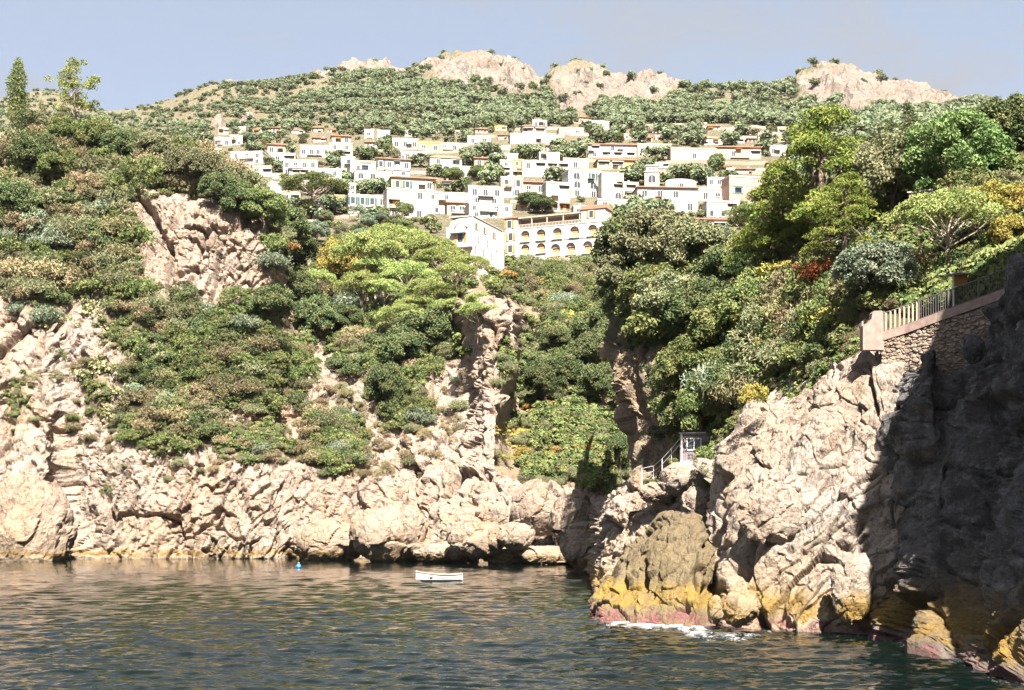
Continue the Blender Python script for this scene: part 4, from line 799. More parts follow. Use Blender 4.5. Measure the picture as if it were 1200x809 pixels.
RG = np.random.RandomState(11)
def unit(n, up=0.0):
    v = RG.randn(n, 3); v[:, 2] += up; return v / np.linalg.norm(v, axis=1, keepdims=True)
def quads(C, N, S, asp=0.55):
    n = len(C); r = unit(n); t = np.cross(N, r); t /= np.linalg.norm(t, axis=1, keepdims=True) + 1e-9; b = np.cross(N, t)
    S = S[:, None]; V = np.stack((C - t * S, C - b * S * asp + N * S * 0.12, C + t * S, C + b * S * asp + N * S * 0.12), 1).reshape(-1, 3)
    return V, np.arange(4 * n).reshape(n, 4)
def crown_mesh(name, lobes, per_m2, leaf, up=0.35, asp=0.55, flat=0.25, low=-0.55):
    Cs, Ns, Ss = [], [], []
    for (x, y, z, rx, ry, rz) in lobes:
        ar = 4 * math.pi * ((rx * ry) ** 1.6 + (rx * rz) ** 1.6 + (ry * rz) ** 1.6) ** (1 / 1.6) / 3 ** (1 / 1.6)
        n = max(8, int(ar * per_m2)); dr = unit(n, up); dr = dr[dr[:, 2] > low]; n = len(dr)
        rad = 0.70 + 0.36 * RG.rand(n); bumpy = 1 + 0.22 * np.sin(dr[:, 0] * 7 + x * 9) * np.sin(dr[:, 1] * 7 + y * 5) * np.cos(dr[:, 2] * 6 + z)
        Cs.append(np.array((x, y, z)) + dr * np.array((rx, ry, rz)) * (rad * bumpy)[:, None])
        nn = dr * 0.55 + unit(n) * 0.75 + np.array((0, 0, flat)); Ns.append(nn / np.linalg.norm(nn, axis=1, keepdims=True)); Ss.append(leaf * (0.6 + 0.8 * RG.rand(n)))
    V, Q = quads(np.concatenate(Cs), np.concatenate(Ns), np.concatenate(Ss), asp)
    me = npmesh(name, V, Q); me.materials.append(LM['mid']); return me
def shell(n, cx, cy, cz, ax, ay, az, r0, r1, zmin=-0.4, inner=0.3, fl=0.8):
    L = []
    for i in range(n):
        v = unit(1, 0.25)[0]
        while v[2] < zmin: v = unit(1, 0.25)[0]
        k = 1.0 if RG.rand() > inner else 0.55 + 0.3 * RG.rand(); k *= 0.88 + 0.24 * RG.rand()
        r = r0 + (r1 - r0) * RG.rand(); L.append((cx + v[0] * ax * k, cy + v[1] * ay * k, cz + v[2] * az * k, r, r, r * fl))
    return L
def trunk_mesh(h, r, lobes, nl=7, lean=0.0, seed=1, pale=False, twist=0.5, fork=0.45):
    m = MB(); rr = random.Random(seed); top = Vector((lean, 0, h))
    P = [Vector((0, 0, -0.6))] + [Vector((lean * (t ** 1.5) + rr.uniform(-.08, .08) * h * twist * t * (1 - t) * 3, rr.uniform(-.08, .08) * h * twist * t * (1 - t) * 3, h * t)) for t in (0, .2, .4, .6, .8, 1)]
    m.tube(P, [r * 1.25, r * 1.1, r * .95, r * .85, r * .75, r * .6, r * .4], 7)
    idx = rr.sample(range(len(lobes)), min(nl, len(lobes)))
    for i in idx:
        e = Vector(lobes[i][:3]); t = fork + (1 - fork) * rr.random() * 0.8; k = min(5, int(t * 5)); b = P[1 + k].lerp(P[min(6, 2 + k)], t * 5 - k)
        mid_ = b.lerp(e, 0.5) + Vector((rr.uniform(-.2, .2), rr.uniform(-.2, .2), rr.uniform(-.1, .35))) * (e - b).length * 0.4
        m.tube([b, mid_, e], [r * .42, r * .28, r * .1], 5)
    me = m.mesh("trunk"); me.materials.append(M_bark2 if pale else M_bark); return me
PROTO = {}
def proto(key, lobes, per, leaf, h, r, **k):
    tk = {a: k.pop(a) for a in ('nl', 'lean', 'pale', 'twist', 'fork') if a in k}
    PROTO[key] = (trunk_mesh(h, r, lobes, seed=len(PROTO) + 3, **tk), crown_mesh("crown", lobes, per, leaf, **k))
proto('oak', shell(60, 0, 0, 4.4, 3.1, 3.1, 2.5, 0.7, 1.3, -0.6), 40, 0.145, 4.0, 0.28, flat=0.1)
proto('oak_b', shell(30, -1.1, 0, 4.3, 2.2, 2.6, 2.3, 0.8, 1.3, -0.6) + shell(28, 1.5, 0.3, 3.7, 2.1, 2.4, 2.1, 0.7, 1.2, -0.6) + shell(8, 0.2, 0, 6.2, 1, 1, .7, .7, 1), 40, 0.145, 4.0, 0.30, flat=0.1)
proto('umbrella', [(x, y, z, r, r, .62 * r) for (x, y, z, r, _, __) in shell(75, 0, 0, 7.0, 4.3, 4.3, 2.2, 0.75, 1.15, 0.02, 0.15)] , 24, 0.17, 6.6, 0.24, nl=16, pale=True, fork=0.62, asp=0.3, low=-0.35, twist=.35)
proto('umbrella_b', [(x, y, z, r, r, .6 * r) for (x, y, z, r, _, __) in shell(50, 0.5, 0, 7.4, 3.3, 3.3, 1.9, 0.7, 1.1, -0.1, 0.2)], 24, 0.17, 7.0, 0.22, nl=12, lean=0.5, pale=True, fork=0.6, asp=0.3, low=-0.4)
al = []
for i in range(62):
    z = 3.2 + 9.0 * RG.rand(); R_ = (4.3 * (1 - ((z - 3.2) / 10.2) ** 1.7) + .4); a_ = RG.rand() * 6.28; q = R_ * (0.55 + 0.5 * RG.rand()); r = 0.75 + 0.65 * RG.rand(); al.append((q * math.cos(a_), q * math.sin(a_), z + RG.randn() * .2, r * 1.25, r * 1.25, r * .55))
proto('aleppo', al, 22, 0.18, 11.6, 0.36, nl=26, fork=0.2, asp=0.3, low=-0.3)
cy = [(0.12 * RG.randn(), 0.12 * RG.randn(), z, r * (1 + .1 * RG.randn()), r, .9) for z, r in [(0.9 + .5 * i, 1.0 * min(1, .55 + i * .16) * (1 if i < 12 else max(.35, 1 - (i - 12) * .13))) for i in range(17)]]
proto('cypress', cy, 42, 0.13, 7.5, 0.18, up=0.6, asp=0.35)
eu = []
for i in range(52):
    a_ = RG.rand() * 6.28; z = 4.0 + 8.5 * RG.rand(); q = (1.2 + 2.9 * math.sin((z - 3.5) / 9.5 * 3.0)) * (0.5 + 0.6 * RG.rand()); r = .55 + .5 * RG.rand(); eu.append((q * math.cos(a_), q * math.sin(a_), z, r, r, r * .8))
proto('eucalyptus', eu, 17, 0.20, 9.5, 0.24, nl=22, pale=True, fork=0.25, asp=0.35, flat=0)
proto('olive', shell(42, 0, 0, 3.0, 2.3, 2.3, 1.7, 0.5, 0.95, -0.6), 20, 0.15, 2.6, 0.2, pale=True, asp=0.35)
proto('round', shell(80, 0, 0, 4.6, 3.7, 3.7, 3.4, 0.8, 1.2, -0.75, 0.2), 24, 0.17, 4, 0.3, asp=0.4)
proto('conifer', [(0.25 * RG.randn(), 0.25 * RG.randn(), z, r, r, .7) for z, r in [(1.0 + .6 * i, 1.75 * (1 - i / 14.0) + .25) for i in range(13)]], 26, 0.17, 7, 0.2, asp=0.3)
# shrubs (one mesh each)
def shrub_lobes(n, R, h, r0, r1): return shell(n, 0, 0, 0.35 * h, R, R, 0.62 * h, r0, r1, -0.25, 0.3)
SHR = {}
SHR['round'] = crown_mesh("shrub", shrub_lobes(30, 1.05, 1.5, 0.26, 0.55), 62, 0.10, asp=0.4, flat=0.1)
SHR['loose'] = crown_mesh("shrub", shrub_lobes(30, 1.3, 1.9, 0.18, 0.5), 62, 0.10, flat=0, asp=0.35)
SHR['low'] = crown_mesh("shrub", shrub_lobes(24, 1.5, 0.9, 0.25, 0.5), 56, 0.10)
def tuft(n, R, h, seed):
    b = np.zeros((n, 3)); a = RG.rand(n) * 6.28; q = R * 0.35 * np.sqrt(RG.rand(n)); b[:, 0], b[:, 1] = q * np.cos(a), q * np.sin(a)
    lean_ = (0.25 + 0.75 * RG.rand(n)) * R; t = np.stack((b[:, 0] + lean_ * np.cos(a + .4 * RG.randn(n)), b[:, 1] + lean_ * np.sin(a + .4 * RG.randn(n)), h * (0.55 + 0.5 * RG.rand(n)) * (1 - .35 * lean_ / R)), -1)
    k = np.concatenate([b + (t - b) * (f ** np.array((1, 1, 0.7))) for f in (0.45, 0.6, 0.75, 0.88, 1.0)]); nn = unit(len(k), .3)
    V, Q = quads(k + 0.09 * RG.randn(len(k), 3), nn, 0.12 * (0.6 + .8 * RG.rand(len(k))), 0.3); me = npmesh("shrub", V, Q); me.materials.append(LM['dry']); return me
SHR['tuft'] = tuft(760, 1.3, 2.0, 1)
def pads():
    c = []; nn = []
    for i in range(70):
        p_ = unit(1, 0.5)[0] * np.array((1.2, 1.2, 1.1)) * (0.4 + 0.6 * RG.rand()); p_[2] = abs(p_[2]) + .1; c.append(p_); nn.append(unit(1, -.0)[0])
    V, Q = quads(np.array(c), np.array(nn), 0.26 * (0.7 + .6 * RG.rand(70)), 0.75); me = npmesh("shrub", V, Q); me.materials.append(LM['pale']); return me
SHR['pads'] = pads()
SHR['far'] = crown_mesh("shrub", shrub_lobes(9, 1.0, 1.6, 0.45, 0.75), 9, 0.27)
SHR['reed'] = tuft(260, 0.8, 2.2, 2)
for me_ in SHR.values():
    if not me_.materials: me_.materials.append(LM['mid'])

def setmat(o, mat):
    sl_ = o.material_slots[0]; sl_.link = 'OBJECT'; sl_.material = mat
def tree(key, loc, s, mat, label, name, cat='tree', group=None, rz=None, sx=1.0):
    o = empty(name, tuple(loc), rnd.uniform(0, 6.28) if rz is None else rz, label, cat, group); o.scale = (s * sx, s * sx, s)
    t, c = PROTO[key]; link("trunk", t, o); k = link("crown", c, o); setmat(k, LM[mat]); return o
def shrub(key, loc, s, mat, label, name, group, sz=None):
    o = bpy.data.objects.new(name, SHR[key]); COL.objects.link(o); o.location = tuple(loc); o.rotation_euler = (rnd.uniform(-.15, .15), rnd.uniform(-.15, .15), rnd.uniform(0, 6.28)); o.scale = (s, s, sz or s * rnd.uniform(.8, 1.15))
    setmat(o, LM[mat]); return tag(o, label, 'shrub', group)
def pick(S, mask, n, seed, mind=0.0, tries=12):
    """Random ground points on a sheet, weighted by mask and by their size in the photo."""
    r = np.random.RandomState(seed); a = np.abs(np.gradient(S.PX, axis=0) * np.gradient(S.PY, axis=1)); p_ = (mask * a).ravel(); p_ = p_ / p_.sum()
    k = r.choice(len(p_), size=min(len(p_), n * tries), p=p_); P = S.flat()[k]; out = []; keep = np.zeros((0, 3))
    for i in range(len(k)):
        if len(out) >= n: break
        if mind > 0 and len(keep) and np.min(((keep - P[i]) ** 2).sum(1)) < mind * mind: continue
        out.append(k[i]); keep = np.vstack((keep, P[i]))
    return [(S.flat()[i], S.PX.ravel()[i], S.PY.ravel()[i]) for i in out]
def scatter(name, pts, scl, meshobj_key, mat):
    """Uncountable ground cover: one object, instanced by geometry nodes."""
    me = npmesh(name, pts, np.zeros((0, 4), np.int32)) if False else bpy.data.meshes.new(name)
    me.vertices.add(len(pts)); me.vertices.foreach_set('co', np.asarray(pts, np.float32).ravel()); fattr(me, "scl", scl)
    src = SHR[meshobj_key].copy(); src.materials.clear(); src.materials.append(LM[mat]); po = bpy.data.objects.new(name + "_leaf_clump", src)
    o = link(name, me); tag(o, kind="stuff")
    ng = bpy.data.node_groups.new(name, 'GeometryNodeTree'); ng.interface.new_socket("Geometry", in_out='INPUT', socket_type='NodeSocketGeometry'); ng.interface.new_socket("Geometry", in_out='OUTPUT', socket_type='NodeSocketGeometry')
    N = ng.nodes.new; gi, go = N("NodeGroupInput"), N("NodeGroupOutput"); ip = N("GeometryNodeInstanceOnPoints"); ob = N("GeometryNodeObjectInfo"); ob.inputs['Object'].default_value = po
    rv = N("FunctionNodeRandomValue"); rv.data_type = 'FLOAT_VECTOR'; rv.inputs[0].default_value = (-.2, -.2, 0); rv.inputs[1].default_value = (.2, .2, 6.28)
    na = N("GeometryNodeInputNamedAttribute"); na.data_type = 'FLOAT'; na.inputs[0].default_value = "scl"; L = ng.links.new
    L(gi.outputs[0], ip.inputs['Points']); L(ob.outputs['Geometry'], ip.inputs['Instance']); L(rv.outputs[0], ip.inputs['Rotation']); L(na.outputs[0], ip.inputs['Scale']); L(ip.outputs[0], go.inputs[0])
    md = o.modifiers.new("scatter", 'NODES'); md.node_group = ng; return o

# --- shrubs on the bay cliff
VAR = dict(
 evergreen_shrub=(['round', 'loose'], ['dark', 'mid', 'mid'], 'dark evergreen shrub'),
 grey_green_shrub=(['loose', 'tuft', 'tuft', 'round'], ['olive', 'olive', 'olive', 'mid', 'blue'], 'grey-green leafy shrub'),
 dry_shrub=(['tuft', 'loose'], ['dry', 'tan'], 'brownish dry heath shrub'),
 prickly_pear=(['pads'], ['pale'], 'pale prickly pear clump'),
 golden_shrub=(['low', 'loose'], ['yellow', 'orange'], 'golden autumn shrub'))
COLW = dict(dark='dark green', mid='mid green', olive='olive grey', blue='grey-green', dry='brown', tan='straw tan', pale='pale yellow-green', yellow='golden yellow', orange='orange')
SHW = dict(round='rounded', loose='open', tuft='tufted', pads='fleshy', low='spreading')
def zone(S, E, n, mixw, size, where, seed, mind=1.2, aspect=1.0, sink=0.15):
    msk = emask(S.PX, S.PY, E)
    for (p_, x, y) in pick(S, msk, n, seed, mind):
        k = rnd.choices(list(mixw.keys()), list(mixw.values()))[0]; sh, mt, lb = VAR[k]; f = rnd.random(); s_ = (size[0] + (size[1] - size[0]) * f) * (0.75 if k == 'prickly_pear' else 1)
        sh = rnd.choice(sh); mt = rnd.choice(mt); t = (p_[2] - 10) / 45.0
        band = ('low down' if t < .33 else 'half way up' if t < .66 else 'high up'); sz_ = 'large' if f > .66 else 'small' if f < .33 else 'mid-sized'
        if k == 'evergreen_shrub' and mt == 'mid': k = 'leafy_shrub'
        lab = '%s %s %s %s %s on %s' % (sz_, COLW[mt], SHW[sh], 'prickly pear' if k == 'prickly_pear' else 'shrub', band, where)
        shrub(sh, (p_[0], p_[1], p_[2] - sink * s_), s_, LMX.get(mt, mt), lab, k, lab.replace('shrub', 'shrubs').replace('pear ', 'pears '))
LMX = {}
W1 = 'the west cliff'
zone(BAY, [(85, 290, 85, 80), (40, 335, 60, 55), (30, 230, 45, 55), (150, 350, 35, 40)], 105, dict(grey_green_shrub=5, dry_shrub=2.2, evergreen_shrub=3), (1.3, 2.6), W1, 1, 1.6)
zone(BAY, [(235, 430, 110, 75), (195, 495, 75, 45), (320, 420, 55, 75), (250, 375, 70, 25)], 150, dict(evergreen_shrub=5, grey_green_shrub=2, dry_shrub=2), (0.9, 2.2), W1, 2, 1.3)
zone(BAY, [(110, 455, 25, 45), (145, 345, 20, 22), (100, 370, 40, 20), (60, 370, 22, 16), (140, 450, 16, 30)], 34, dict(prickly_pear=1), (1.0, 1.7), W1, 3, 0.9)
zone(BAY, [(60, 180, 90, 32), (230, 205, 90, 28), (290, 225, 45, 28), (130, 215, 45, 30)], 75, dict(evergreen_shrub=3, grey_green_shrub=3, dry_shrub=2), (1.4, 2.6), W1, 4, 1.8)
zone(BAY, [(120, 470, 110, 90), (180, 560, 120, 30), (60, 480, 40, 60)], 40, dict(dry_shrub=3, grey_green_shrub=2, evergreen_shrub=1), (0.5, 1.1), W1, 5, 1.2)
W2 = 'the cove slope'
zone(BAY, [(340, 280, 35, 70), (400, 335, 75, 65), (430, 400, 60, 45)], 85, dict(evergreen_shrub=5, grey_green_shrub=3, dry_shrub=2, golden_shrub=.3), (1.2, 2.4), W2, 6, 1.8)
zone(BAY, [(390, 520, 42, 48), (480, 480, 30, 28), (526, 405, 16, 28), (455, 465, 20, 40), (490, 435, 35, 25)], 60, dict(evergreen_shrub=5, grey_green_shrub=3, dry_shrub=2), (1.0, 2.0), W2, 7, 1.5)
zone(BAY, [(420, 470, 70, 40), (440, 540, 90, 25), (530, 470, 16, 30), (300, 530, 60, 30)], 45, dict(dry_shrub=4, grey_green_shrub=3, golden_shrub=.3), (0.5, 1.2), W2, 8, 1.2)
W3 = 'the garden gorge'
zone(BAY, [(650, 435, 40, 45), (630, 440, 16, 45), (700, 390, 30, 60), (690, 440, 35, 45)], 60, dict(evergreen_shrub=6, grey_green_shrub=1, golden_shrub=.6), (1.6, 2.8), W3, 9, 1.8)
zone(BAY, [(660, 330, 60, 26), (605, 322, 30, 12), (660, 372, 45, 24)], 55, dict(grey_green_shrub=3, evergreen_shrub=3, golden_shrub=.9, dry_shrub=1.2), (1.1, 2.3), W3, 10, 1.8)
zone(BAY, [(650, 535, 80, 10), (632, 478, 22, 12)], 22, dict(golden_shrub=4, dry_shrub=1), (0.7, 1.3), W3, 11, 1.0)
# --- headland
W4 = 'the east headland'
zone(HEAD, [(900, 360, 110, 80), (860, 440, 60, 60), (800, 470, 40, 60)], 90, dict(evergreen_shrub=5, grey_green_shrub=2, dry_shrub=1, golden_shrub=.25), (0.8, 1.9), W4, 12, 1.2)
zone(HEAD, [(1000, 330, 60, 50), (940, 400, 60, 50), (1090, 320, 60, 40), (1150, 270, 50, 50)], 85, dict(evergreen_shrub=4, grey_green_shrub=3, golden_shrub=.5, dry_shrub=1.4), (0.6, 1.4), W4, 13, 0.9)
zone(HEAD, [(790, 390, 30, 40), (735, 365, 22, 30), (780, 350, 60, 50)], 50, dict(evergreen_shrub=6, grey_green_shrub=1), (1.2, 2.4), W4, 14, 1.3)

# --- trees: (photo x, photo y of foot, sheet or distance, kind, height in photo px, foliage, width factor, label, name)
def foot(S, x, y): 
    if S is None: return town_pt(x, y)
    if isinstance(S, (int, float)): return at(x, y, float(S))
    return S.find(x, y)
HT = dict(oak=7.4, oak_b=7.4, umbrella=9.8, umbrella_b=9.9, aleppo=12.8, cypress=9.4, eucalyptus=13.0, olive=5.0, round=8.6, conifer=9.0)
def T_(S, x, y, key, hpx, mat, label, name, sx=1.0, group=None, sink=0.4):
    p_ = foot(S, x, y); s_ = hpx * p_[1] / F / HT[key]
    return tree(key, (p_[0], p_[1], p_[2] - sink), s_, mat, label, name, 'tree', group, None, sx)
T_(BAY, 20, 150, 'cypress', 88, 'mid', 'tall dark cypress column at the top of the west cliff', 'cypress_tree', 1.15)
T_(BAY, 88, 160, 'eucalyptus', 93, 'lime', 'airy tall tree with open crown against the sky on the west cliff', 'eucalyptus_tree', 1.0)
T_(BAY, 48, 168, 'conifer', 56, 'olive', 'small pointed olive-green conifer beside the cypress', 'conifer_tree', 0.9)
T_(BAY, 28, 165, 'olive', 42, 'dark', 'small dark tree under the tall cypress', 'olive_tree')
for i, (x, y, h, k, mt) in enumerate([(75, 178, 42, 'oak', 'mid'), (112, 185, 50, 'oak_b', 'mid'), (142, 192, 44, 'oak', 'dark'), (160, 185, 38, 'olive', 'olive'), (186, 205, 50, 'oak_b', 'olive'), (216, 222, 52, 'oak', 'olive'), (242, 232, 58, 'oak_b', 'olive'), (262, 250, 50, 'oak', 'dark'), (285, 262, 52, 'oak_b', 'dark'), (312, 275, 56, 'oak', 'mid'), (40, 205, 55, 'oak', 'dark'), (22, 270, 60, 'oak_b', 'dark'), (60, 215, 44, 'oak_b', 'mid'), (335, 300, 60, 'oak', 'dark'), (345, 330, 60, 'oak_b', 'dark'), (355, 275, 50, 'olive', 'olive')]):
    T_(BAY, x, y, k, h, mt, 'broad evergreen tree on the brow of the west cliff', 'evergreen_tree', 1.0, 'evergreen trees along the brow of the west cliff')
LB = 'light green umbrella pine in the grove below the villa'
for i, (x, y, h, k, sx) in enumerate([(430, 372, 100, 'umbrella', 0.85), (440, 376, 78, 'umbrella_b', 0.9), (465, 345, 80, 'umbrella', 1.0), (495, 350, 76, 'umbrella', 1.05), (520, 355, 66, 'umbrella', 1.05), (545, 362, 56, 'umbrella_b', 1.15), (478, 376, 70, 'umbrella', 1.0), (450, 392, 66, 'umbrella_b', 0.95), (508, 388, 62, 'umbrella', 1.05), (455, 318, 56, 'umbrella', 1.1), (480, 325, 56, 'umbrella', 1.1), (440, 340, 66, 'umbrella', 1.0), (535, 385, 52, 'umbrella', 1.1), (555, 385, 46, 'umbrella_b', 1.1), (490, 398, 56, 'umbrella_b', 1.1), (470, 412, 62, 'umbrella', 1.0), (532, 402, 56, 'umbrella', 1.1), (562, 398, 46, 'umbrella', 1.1), (424, 388, 72, 'umbrella', .9), (548, 345, 48, 'umbrella', 1.1), (500, 330, 56, 'umbrella', 1.1)]):
    T_(BAY, x, y, k, h, 'lime', LB, 'umbrella_pine', sx, 'umbrella pines below the villa')
T_(BAY, 400, 345, 'oak', 66, 'yellow', 'golden tinted tree between the dark trees and the pine grove', 'golden_tree', 0.8)
T_(BAY, 375, 372, 'umbrella_b', 62, 'lime', 'small light green pine standing west of the pine grove', 'umbrella_pine', 0.9)
LB = 'dark spreading holm oak in front of the pine grove'
for (x, y, h, sx) in [(490, 425, 62, 1.15), (512, 415, 60, 1.1), (530, 398, 50, .9), (470, 440, 56, 1.0), (455, 490, 72, .7), (345, 375, 56, 1.), (320, 385, 52, 1.1), (370, 400, 56, 1.0), (405, 400, 44, .9)]:
    T_(BAY, x, y, rnd.choice(['oak', 'oak_b']), h, 'dark', LB, 'holm_oak', sx, 'holm oaks of the cove slope')
for (x, y, h, sx) in [(640, 475, 50, 1.0), (662, 462, 50, 1.1), (690, 445, 56, 1.0), (632, 452, 42, 1.0), (700, 420, 60, 1.0), (727, 560, 60, .6), (706, 490, 66, .8), (716, 440, 66, .8), (655, 420, 40, 1.0)]:
    T_(BAY, x, y, rnd.choice(['oak', 'oak_b']), h, 'dark', 'dark bushy tree in the shaded garden gorge', 'gorge_tree', sx, 'dark trees in the garden gorge')
# headland trees
T_(HEAD, 968, 315, 'aleppo', 190, 'pine', 'tallest layered pine with yellow-green cloud-like boughs on the headland', 'aleppo_pine', 1.0)
T_(HEAD, 925, 330, 'aleppo', 140, 'pine', 'dark layered pine on the lower side of the tallest pine', 'aleppo_pine', 1.0)
T_(HEAD, 900, 350, 'aleppo', 110, 'pine', 'lower layered pine next to the town houses', 'aleppo_pine', 1.0)
T_(HEAD, 1000, 335, 'aleppo', 130, 'pine', 'layered pine between the tallest pine and the silver shrub', 'aleppo_pine', 0.9)
T_(HEAD, 880, 300, 'umbrella_b', 70, 'mid', 'flat-topped pine whose crown touches the pale town walls', 'umbrella_pine', 1.1)
T_(HEAD, 1042, 262, 'oak', 112, 'olive', 'grey olive-toned round tree beside the bright round pine', 'grey_olive_tree', 0.85)
T_(HEAD, 1121, 236, 'round', 112, 'bright', 'bright green globe shaped pine against the sky', 'globe_pine', 1.05)
T_(HEAD, 1112, 338, 'umbrella', 120, 'lime', 'stone pine with domed crown and bare pinkish trunks behind the railing', 'stone_pine', 1.0)
T_(HEAD, 1062, 185, 'conifer', 78, 'dark', 'dark pointed conifer behind the grey olive-toned tree', 'conifer_tree', 1.2)
T_(HEAD, 1040, 190, 'conifer', 60, 'dark', 'smaller dark conifer beside the pointed one', 'conifer_tree', 1.2)
T_(HEAD, 1190, 205, 'oak_b', 96, 'dark', 'dark leafy tree at the end of the skyline', 'evergreen_tree', 1.0)
T_(HEAD, 1165, 262, 'oak', 66, 'yellow', 'yellow-green tree above the stone pine', 'golden_tree', 1.1)
T_(HEAD, 1185, 300, 'oak_b', 60, 'yellow', 'yellow-green bush tree beside the railing end', 'golden_tree', 1.0)
T_(HEAD, 1030, 365, 'oak', 84, 'blue', 'silvery blue-green tree above the stone pillar', 'silver_tree', 1.1)
LB = 'dark holm oak crowding the west brow of the headland'
for (x, y, h, sx) in [(752, 345, 100, 1.0), (742, 372, 90, .9), (770, 340, 95, 1.05), (800, 345, 92, 1.0), (830, 345, 88, 1.0), (860, 350, 84, 1.0), (770, 385, 80, 1.0), (790, 400, 84, 1.0), (820, 400, 80, 1.0), (850, 420, 84, 1.0), (880, 400, 84, 1.0), (730, 352, 64, 0.8), (815, 470, 84, .9), (835, 520, 90, .8), (860, 490, 84, .8)]:
    T_(HEAD, x, y, rnd.choice(['oak', 'oak_b']), h, rnd.choice(['dark', 'dark', 'mid', 'olive']), LB, 'holm_oak', sx, 'holm oaks on the west brow of the headland', 0.8)
T_(HEAD, 878, 465, 'conifer', 120, 'olive', 'tall olive-brown ragged tree in the middle of the headland', 'ragged_tree', 1.3)
o = shrub('loose', HEAD.find(948, 372) + np.array((0, -3.0, 1.5)), 1.25, 'rust', 'bright rust-orange shrub on the headland slope', 'rust_shrub', None)
ORD = 'first second third fourth fifth sixth seventh eighth ninth tenth eleventh twelfth thirteenth fourteenth fifteenth sixteenth seventeenth eighteenth nineteenth twentieth twenty-first twenty-second'.split()
for gname, short in (('holm oaks on the west brow of the headland', 'dark holm oak of the headland brow, %s counting from the gorge'), ('evergreen trees along the brow of the west cliff', 'broad evergreen on the west cliff brow, %s counting from the cypress end'), ('umbrella pines below the villa', 'light green umbrella pine below the villa, %s counting from the cliff side'), ('holm oaks of the cove slope', 'dark spreading holm oak of the cove slope, %s counting from the west'), ('dark trees in the garden gorge', 'dark bushy tree in the garden gorge, %s counting from the pinnacle')):
    mem = sorted([o for o in COL.objects if o.get('group') == gname], key=lambda o: o.location.x / o.location.y)
    for i, o in enumerate(mem): o['label'] = short % ORD[i]
# town trees
p_ = town_pt(368, 258); s_ = 54 * p_[1] / F / HT['umbrella']
tree('umbrella', p_ - np.array((0, 0, .4)), s_, 'mid', 'large stone pine with a domed crown in front of the west town houses', 'stone_pine', 'tree', None, 0.5, 1.45)
# ------------------------------------------------------------------ town greenery and the wooded mountain
def off_houses(x, y, grow=1.5, down=5):
    ok = np.ones(np.shape(x), bool)
    for (a, b_, t, q) in HOUSE_PX: ok &= ~((x > a - grow) & (x < b_ + grow) & (y > t - 0) & (y < q + down))
    return ok
ok = off_houses(TOWN.PX, TOWN.PY)
inframe = (TOWN.PX > -120) & (TOWN.PX < 1320)
townm = ok * (TOWN.PY > 150) * (TOWN.PY < 300) * (TOWN.PX > 200) * (TOWN.PX < 960)
for (p_, x, y) in pick(TOWN, townm * (TOWN.PY > 165), 150, 21, 5.0):
    k = rnd.choice(['oak', 'oak_b', 'olive', 'olive', 'oak']); h = rnd.uniform(4.0, 6.8)
    mt = rnd.choice(['dark', 'mid', 'olive', 'mid', 'blue']); lb = beside(COLW[mt] + ' garden tree', x, y, COLW[mt] + ' tree on the open terraces of the town'); tree(k, (p_[0], p_[1], p_[2] - .4), h / HT[k], mt, lb, 'garden_tree', 'tree', lb + ', alike ones')
for (x, y, h, mt, lb) in [(622, 247, 22, 'dark', 'wide dark oak in front of the orange glazed house'), (636, 250, 22, 'dark', 'dark oak crowding the roof line of the hotel'), (560, 213, 18, 'mid', 'leafy tree between the hip roof house and the reddish shutters'), (530, 215, 18, 'mid', 'leafy garden tree under the hip roof house'), (705, 275, 32, 'dark', 'slim dark cypress at the end wall of the hotel')]:
    p_ = town_pt(x, y); k = 'cypress' if 'cypress' in lb else 'oak'; tree(k, (p_[0], p_[1], p_[2] - .4), h * p_[1] / F / HT[k], mt, lb, 'cypress_tree' if k == 'cypress' else 'garden_tree', 'tree', None, None, 1.0 if k == 'cypress' else 1.4)
def palm(px_, py_, hpx, label):
    p_ = town_pt(px_, py_); h = hpx * p_[1] / F; o = empty("palm_tree", tuple(p_), 0.3, label, 'palm')
    m = MB(); m.tube([(0, 0, -.5), (0.1, 0, h * .4), (0, 0, h * .78)], [.28, .22, .2], 7); m.build("trunk", M_bark2, o)
    c = []; n_ = []; s_ = []
    for i in range(26):
        a_ = i * 2.4; e = 0.9 - 1.6 * (i / 26.0); L = h * .42
        for t in np.linspace(.1, 1, 14):
            r = L * t; z = h * .78 + L * (math.sin(e) * t - .75 * t * t); c.append((r * math.cos(a_) * math.cos(e * .6), r * math.sin(a_) * math.cos(e * .6), z)); n_.append((0.3 * math.cos(a_), .3 * math.sin(a_), 1)); s_.append(.30 * (1.1 - .6 * t))
    n_ = np.array(n_); n_ /= np.linalg.norm(n_, axis=1, keepdims=True); V, Q = quads(np.array(c), n_, np.array(s_), .5); me_ = npmesh("fronds", V, Q); me_.materials.append(LM['yellow']); link("fronds", me_, o)
palm(881, 254, 34, 'tall palm with a shaggy golden crown beside the pinkish house'); palm(811, 214, 22, 'small palm beside a tree clump behind the vaulted roof house'); palm(510, 226, 16, 'little palm in front of the long tile eave house')
for (p_, x, y) in pick(TOWN, townm, 170, 22, 2.5):
    mt = rnd.choice(['mid', 'olive', 'dark', 'blue']); lb = beside(COLW[mt] + ' garden shrub', x, y, COLW[mt] + ' shrub on the open terraces of the town'); shrub('round', p_, rnd.uniform(1.0, 2.0), mt, lb, 'garden_shrub', lb + ', alike ones')
crag2 = emask(TOWN.PX, TOWN.PY, CRAG)
nz = fbm(TOWN.flat() / 60.0, 77, 3).reshape(TOWN.PX.shape)
RDG = ridge(TOWN.PX)
hill0 = ok * inframe * (TOWN.PY > RDG - 0.5) * (TOWN.PY < 262) * np.clip(1.05 - 2.6 * crag2, 0.0, 1) * np.where(TOWN.PY > 158, 0.4, 1)
